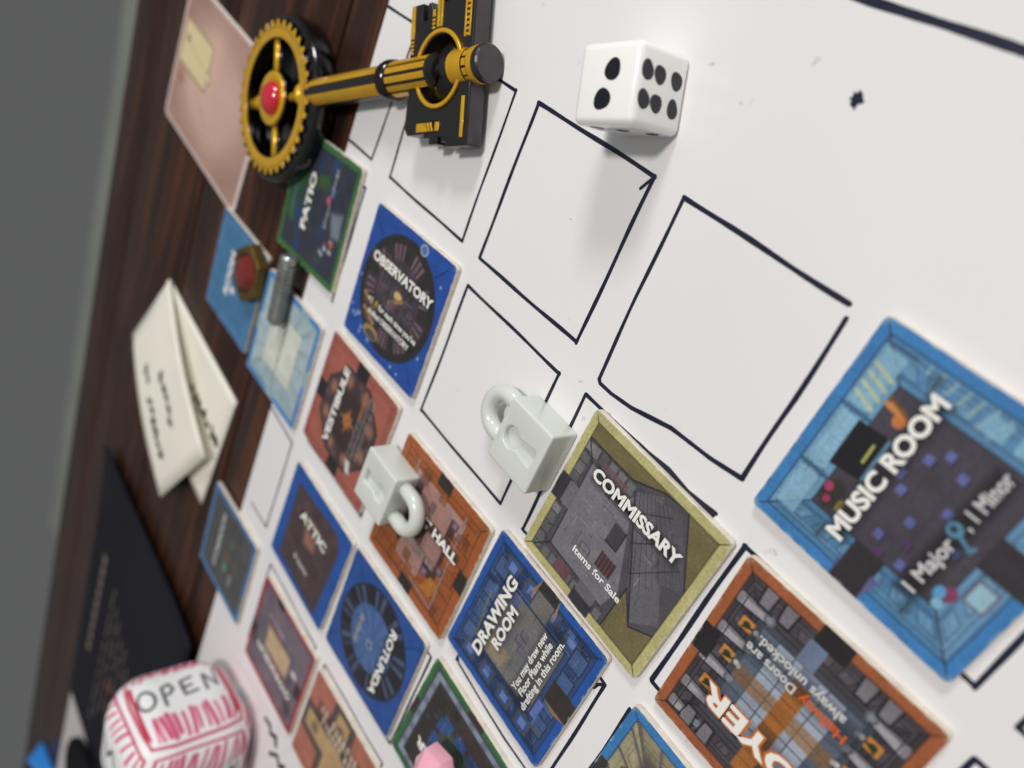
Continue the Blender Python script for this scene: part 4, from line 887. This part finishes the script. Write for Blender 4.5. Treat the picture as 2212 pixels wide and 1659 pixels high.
ob = from_bm('black_pouch', bm, M['pouch'], None, (-5.72, -10.48, TZ+.016), .0, .8); tag(ob, 'soft black pouch sitting on the white paper sheet', 'pouch')
bm = bmesh.new()
vs_ = [bm.verts.new(v) for v in ((-.75, -.5, 0), (.7, -.5, 0), (.75, .45, 0), (-.6, .5, 0), (-.62, -.35, .30), (.45, -.35, .34), (.5, .28, .42), (-.15, .32, .66))]
for f in ((3, 2, 1, 0), (0, 1, 5, 4), (1, 2, 6, 5), (2, 3, 7, 6), (3, 0, 4, 7), (4, 5, 6), (4, 6, 7)): bm.faces.new([vs_[i] for i in f])
bmesh.ops.bevel(bm, geom=bm.edges[:], offset=.09, segments=4, affect='EDGES', profile=.5)
bmesh.ops.scale(bm, vec=(.62, .62, .5), verts=bm.verts)
z = min(v.co.z for v in bm.verts)
for v in bm.verts: v.co.z -= z
ob = from_bm('blue_plastic_piece', bm, M['blue_plastic'], None, (-7.38, -12.8, TZ), .3, .6); tag(ob, 'bright blue angular plastic piece on the dark table beside the white paper sheet', 'plastic piece')

# ------------------------------------------------------------------ big striped die
RA = 1.16; th = 1.721
rd = thing('foam_die', 'large white foam die scribbled with red stripes reading OPEN', 'die', (-2.68, -5.07, 0), th)
RED, RED2 = (186, 12, 52), (206, 56, 96)
def stripes(i, u0, u1, v0, v1, n, slant, col=RED2):
    for k in range(n):
        u = u0+(u1-u0)*(k+.5)/n; i.line([(u+random.uniform(-.016, .016), v0+random.uniform(0, .05)), (u+slant+random.uniform(-.025, .025), v1-random.uniform(0, .04))], .02+random.uniform(0, .02), col, .9, 2)
def base_face():
    i = Ink(110, (250, 249, 249)); i.line([(-.43, -.40), (-.2, -.44), (.2, -.43), (.45, -.39)], .034, RED, .92, 3); i.line([(.43, -.36), (.45, .0), (.42, .42)], .05, RED, .92, 3); i.line([(.38, .43), (-.1, .45), (-.42, .43)], .03, RED, .85, 3); i.line([(-.41, .40), (-.44, .1), (-.42, -.40)], .036, RED, .92, 3); return i
def face_open():
    i = base_face(); stripes(i, -.34, .36, -.38, -.12, 14, .0); stripes(i, -.34, .38, .28, .43, 15, .05); stripes(i, .34, .42, -.3, .3, 4, .01, RED); stripes(i, -.42, -.36, -.3, .3, 2, .01, RED)
    k = (34, 38, 40); w = .022
    i.line([(-.28+.07*math.cos(a), .06+.09*math.sin(a)) for a in np.linspace(0, 6.4, 20)], w, k, .95, 2)
    i.line([(-.15, -.05), (-.14, .13), (-.08, .15), (-.06, .09), (-.10, .05), (-.14, .05)], w, k, .95, 2)
    i.line([(.10, .16), (.01, .14), (.01, .0), (.11, .01)], w, k, .95, 2); i.line([(.01, .07), (.08, .08)], w, k, .95, 2)
    i.line([(.18, -.01), (.19, .15), (.28, .02), (.31, .22)], w, k, .95, 2)
    return i
def face_plain(kind):
    i = base_face()
    if kind == 'top':
        stripes(i, -.4, .4, .2, .42, 9, .05); stripes(i, -.4, .4, -.42, -.22, 9, .05); i.line([(-.3, -.05), (-.1, .16), (.1, .16), (.3, -.02)], .03, (50, 54, 54), .9, 2); i.line([(-.2, -.12), (-.1, .02), (.0, -.12), (.1, .02), (.2, -.12)], .03, (50, 54, 54), .9, 2)
    else:
        stripes(i, -.4, .4, .12, .4, 14, .06); stripes(i, -.4, .4, -.4, -.14, 14, .05); i.line([(.22, -.05), (.24, .1), (.30, -.05), (.32, .1)], .03, (40, 44, 46), .9, 2); i.line([(-.2, .1), (-.2, -.08), (-.05, -.08)], .03, (40, 44, 46), .9, 2)
    return i
def rface(o, ex, ey, ez, r):
    o, ex, ey, ez = (np.array(q, float) for q in (o, ex, ey, ez))
    def fn(U, V):
        P = ex[None, None]*(U*RA)[..., None]+ey[None, None]*(V*RA)[..., None]+ez[None, None]*RA/2
        c = np.clip(P, -(RA/2-r), RA/2-r); dd = P-c; l = np.linalg.norm(dd, axis=-1, keepdims=True)+1e-9
        Q = c+dd/l*r; bul = 1-.0*l
        Q = Q*1.0
        return Q[..., 0]+o[0], Q[..., 1]+o[1], Q[..., 2]+o[2]
    return fn
o_ = (0, 0, RA/2)
# local +x is the OPEN side; its text runs downwards; text-up is local +y
X_, Y_, Z_ = np.eye(3)
for nm, ik, ex, ey, ez in (('die_face', face_open(), -Z_, Y_, X_), ('die_face', face_plain('side'), -Z_, X_, -Y_), ('die_face', face_plain('top'), Y_, -X_, Z_), ('die_face', face_plain('side'), Z_, Y_, -X_), ('die_face', face_plain('side'), X_, Z_, Y_) if False else ('die_face', face_plain('side'), Z_, X_, Y_), ('die_face', face_plain('side'), X_, -Y_, -Z_)):
    if np.dot(np.cross(ex, ey), ez) < 0: ex = -ex
    ink_mesh(nm, ik, rface(o_, ex, ey, ez, .39), M['foam'], rd, gain=1.02)
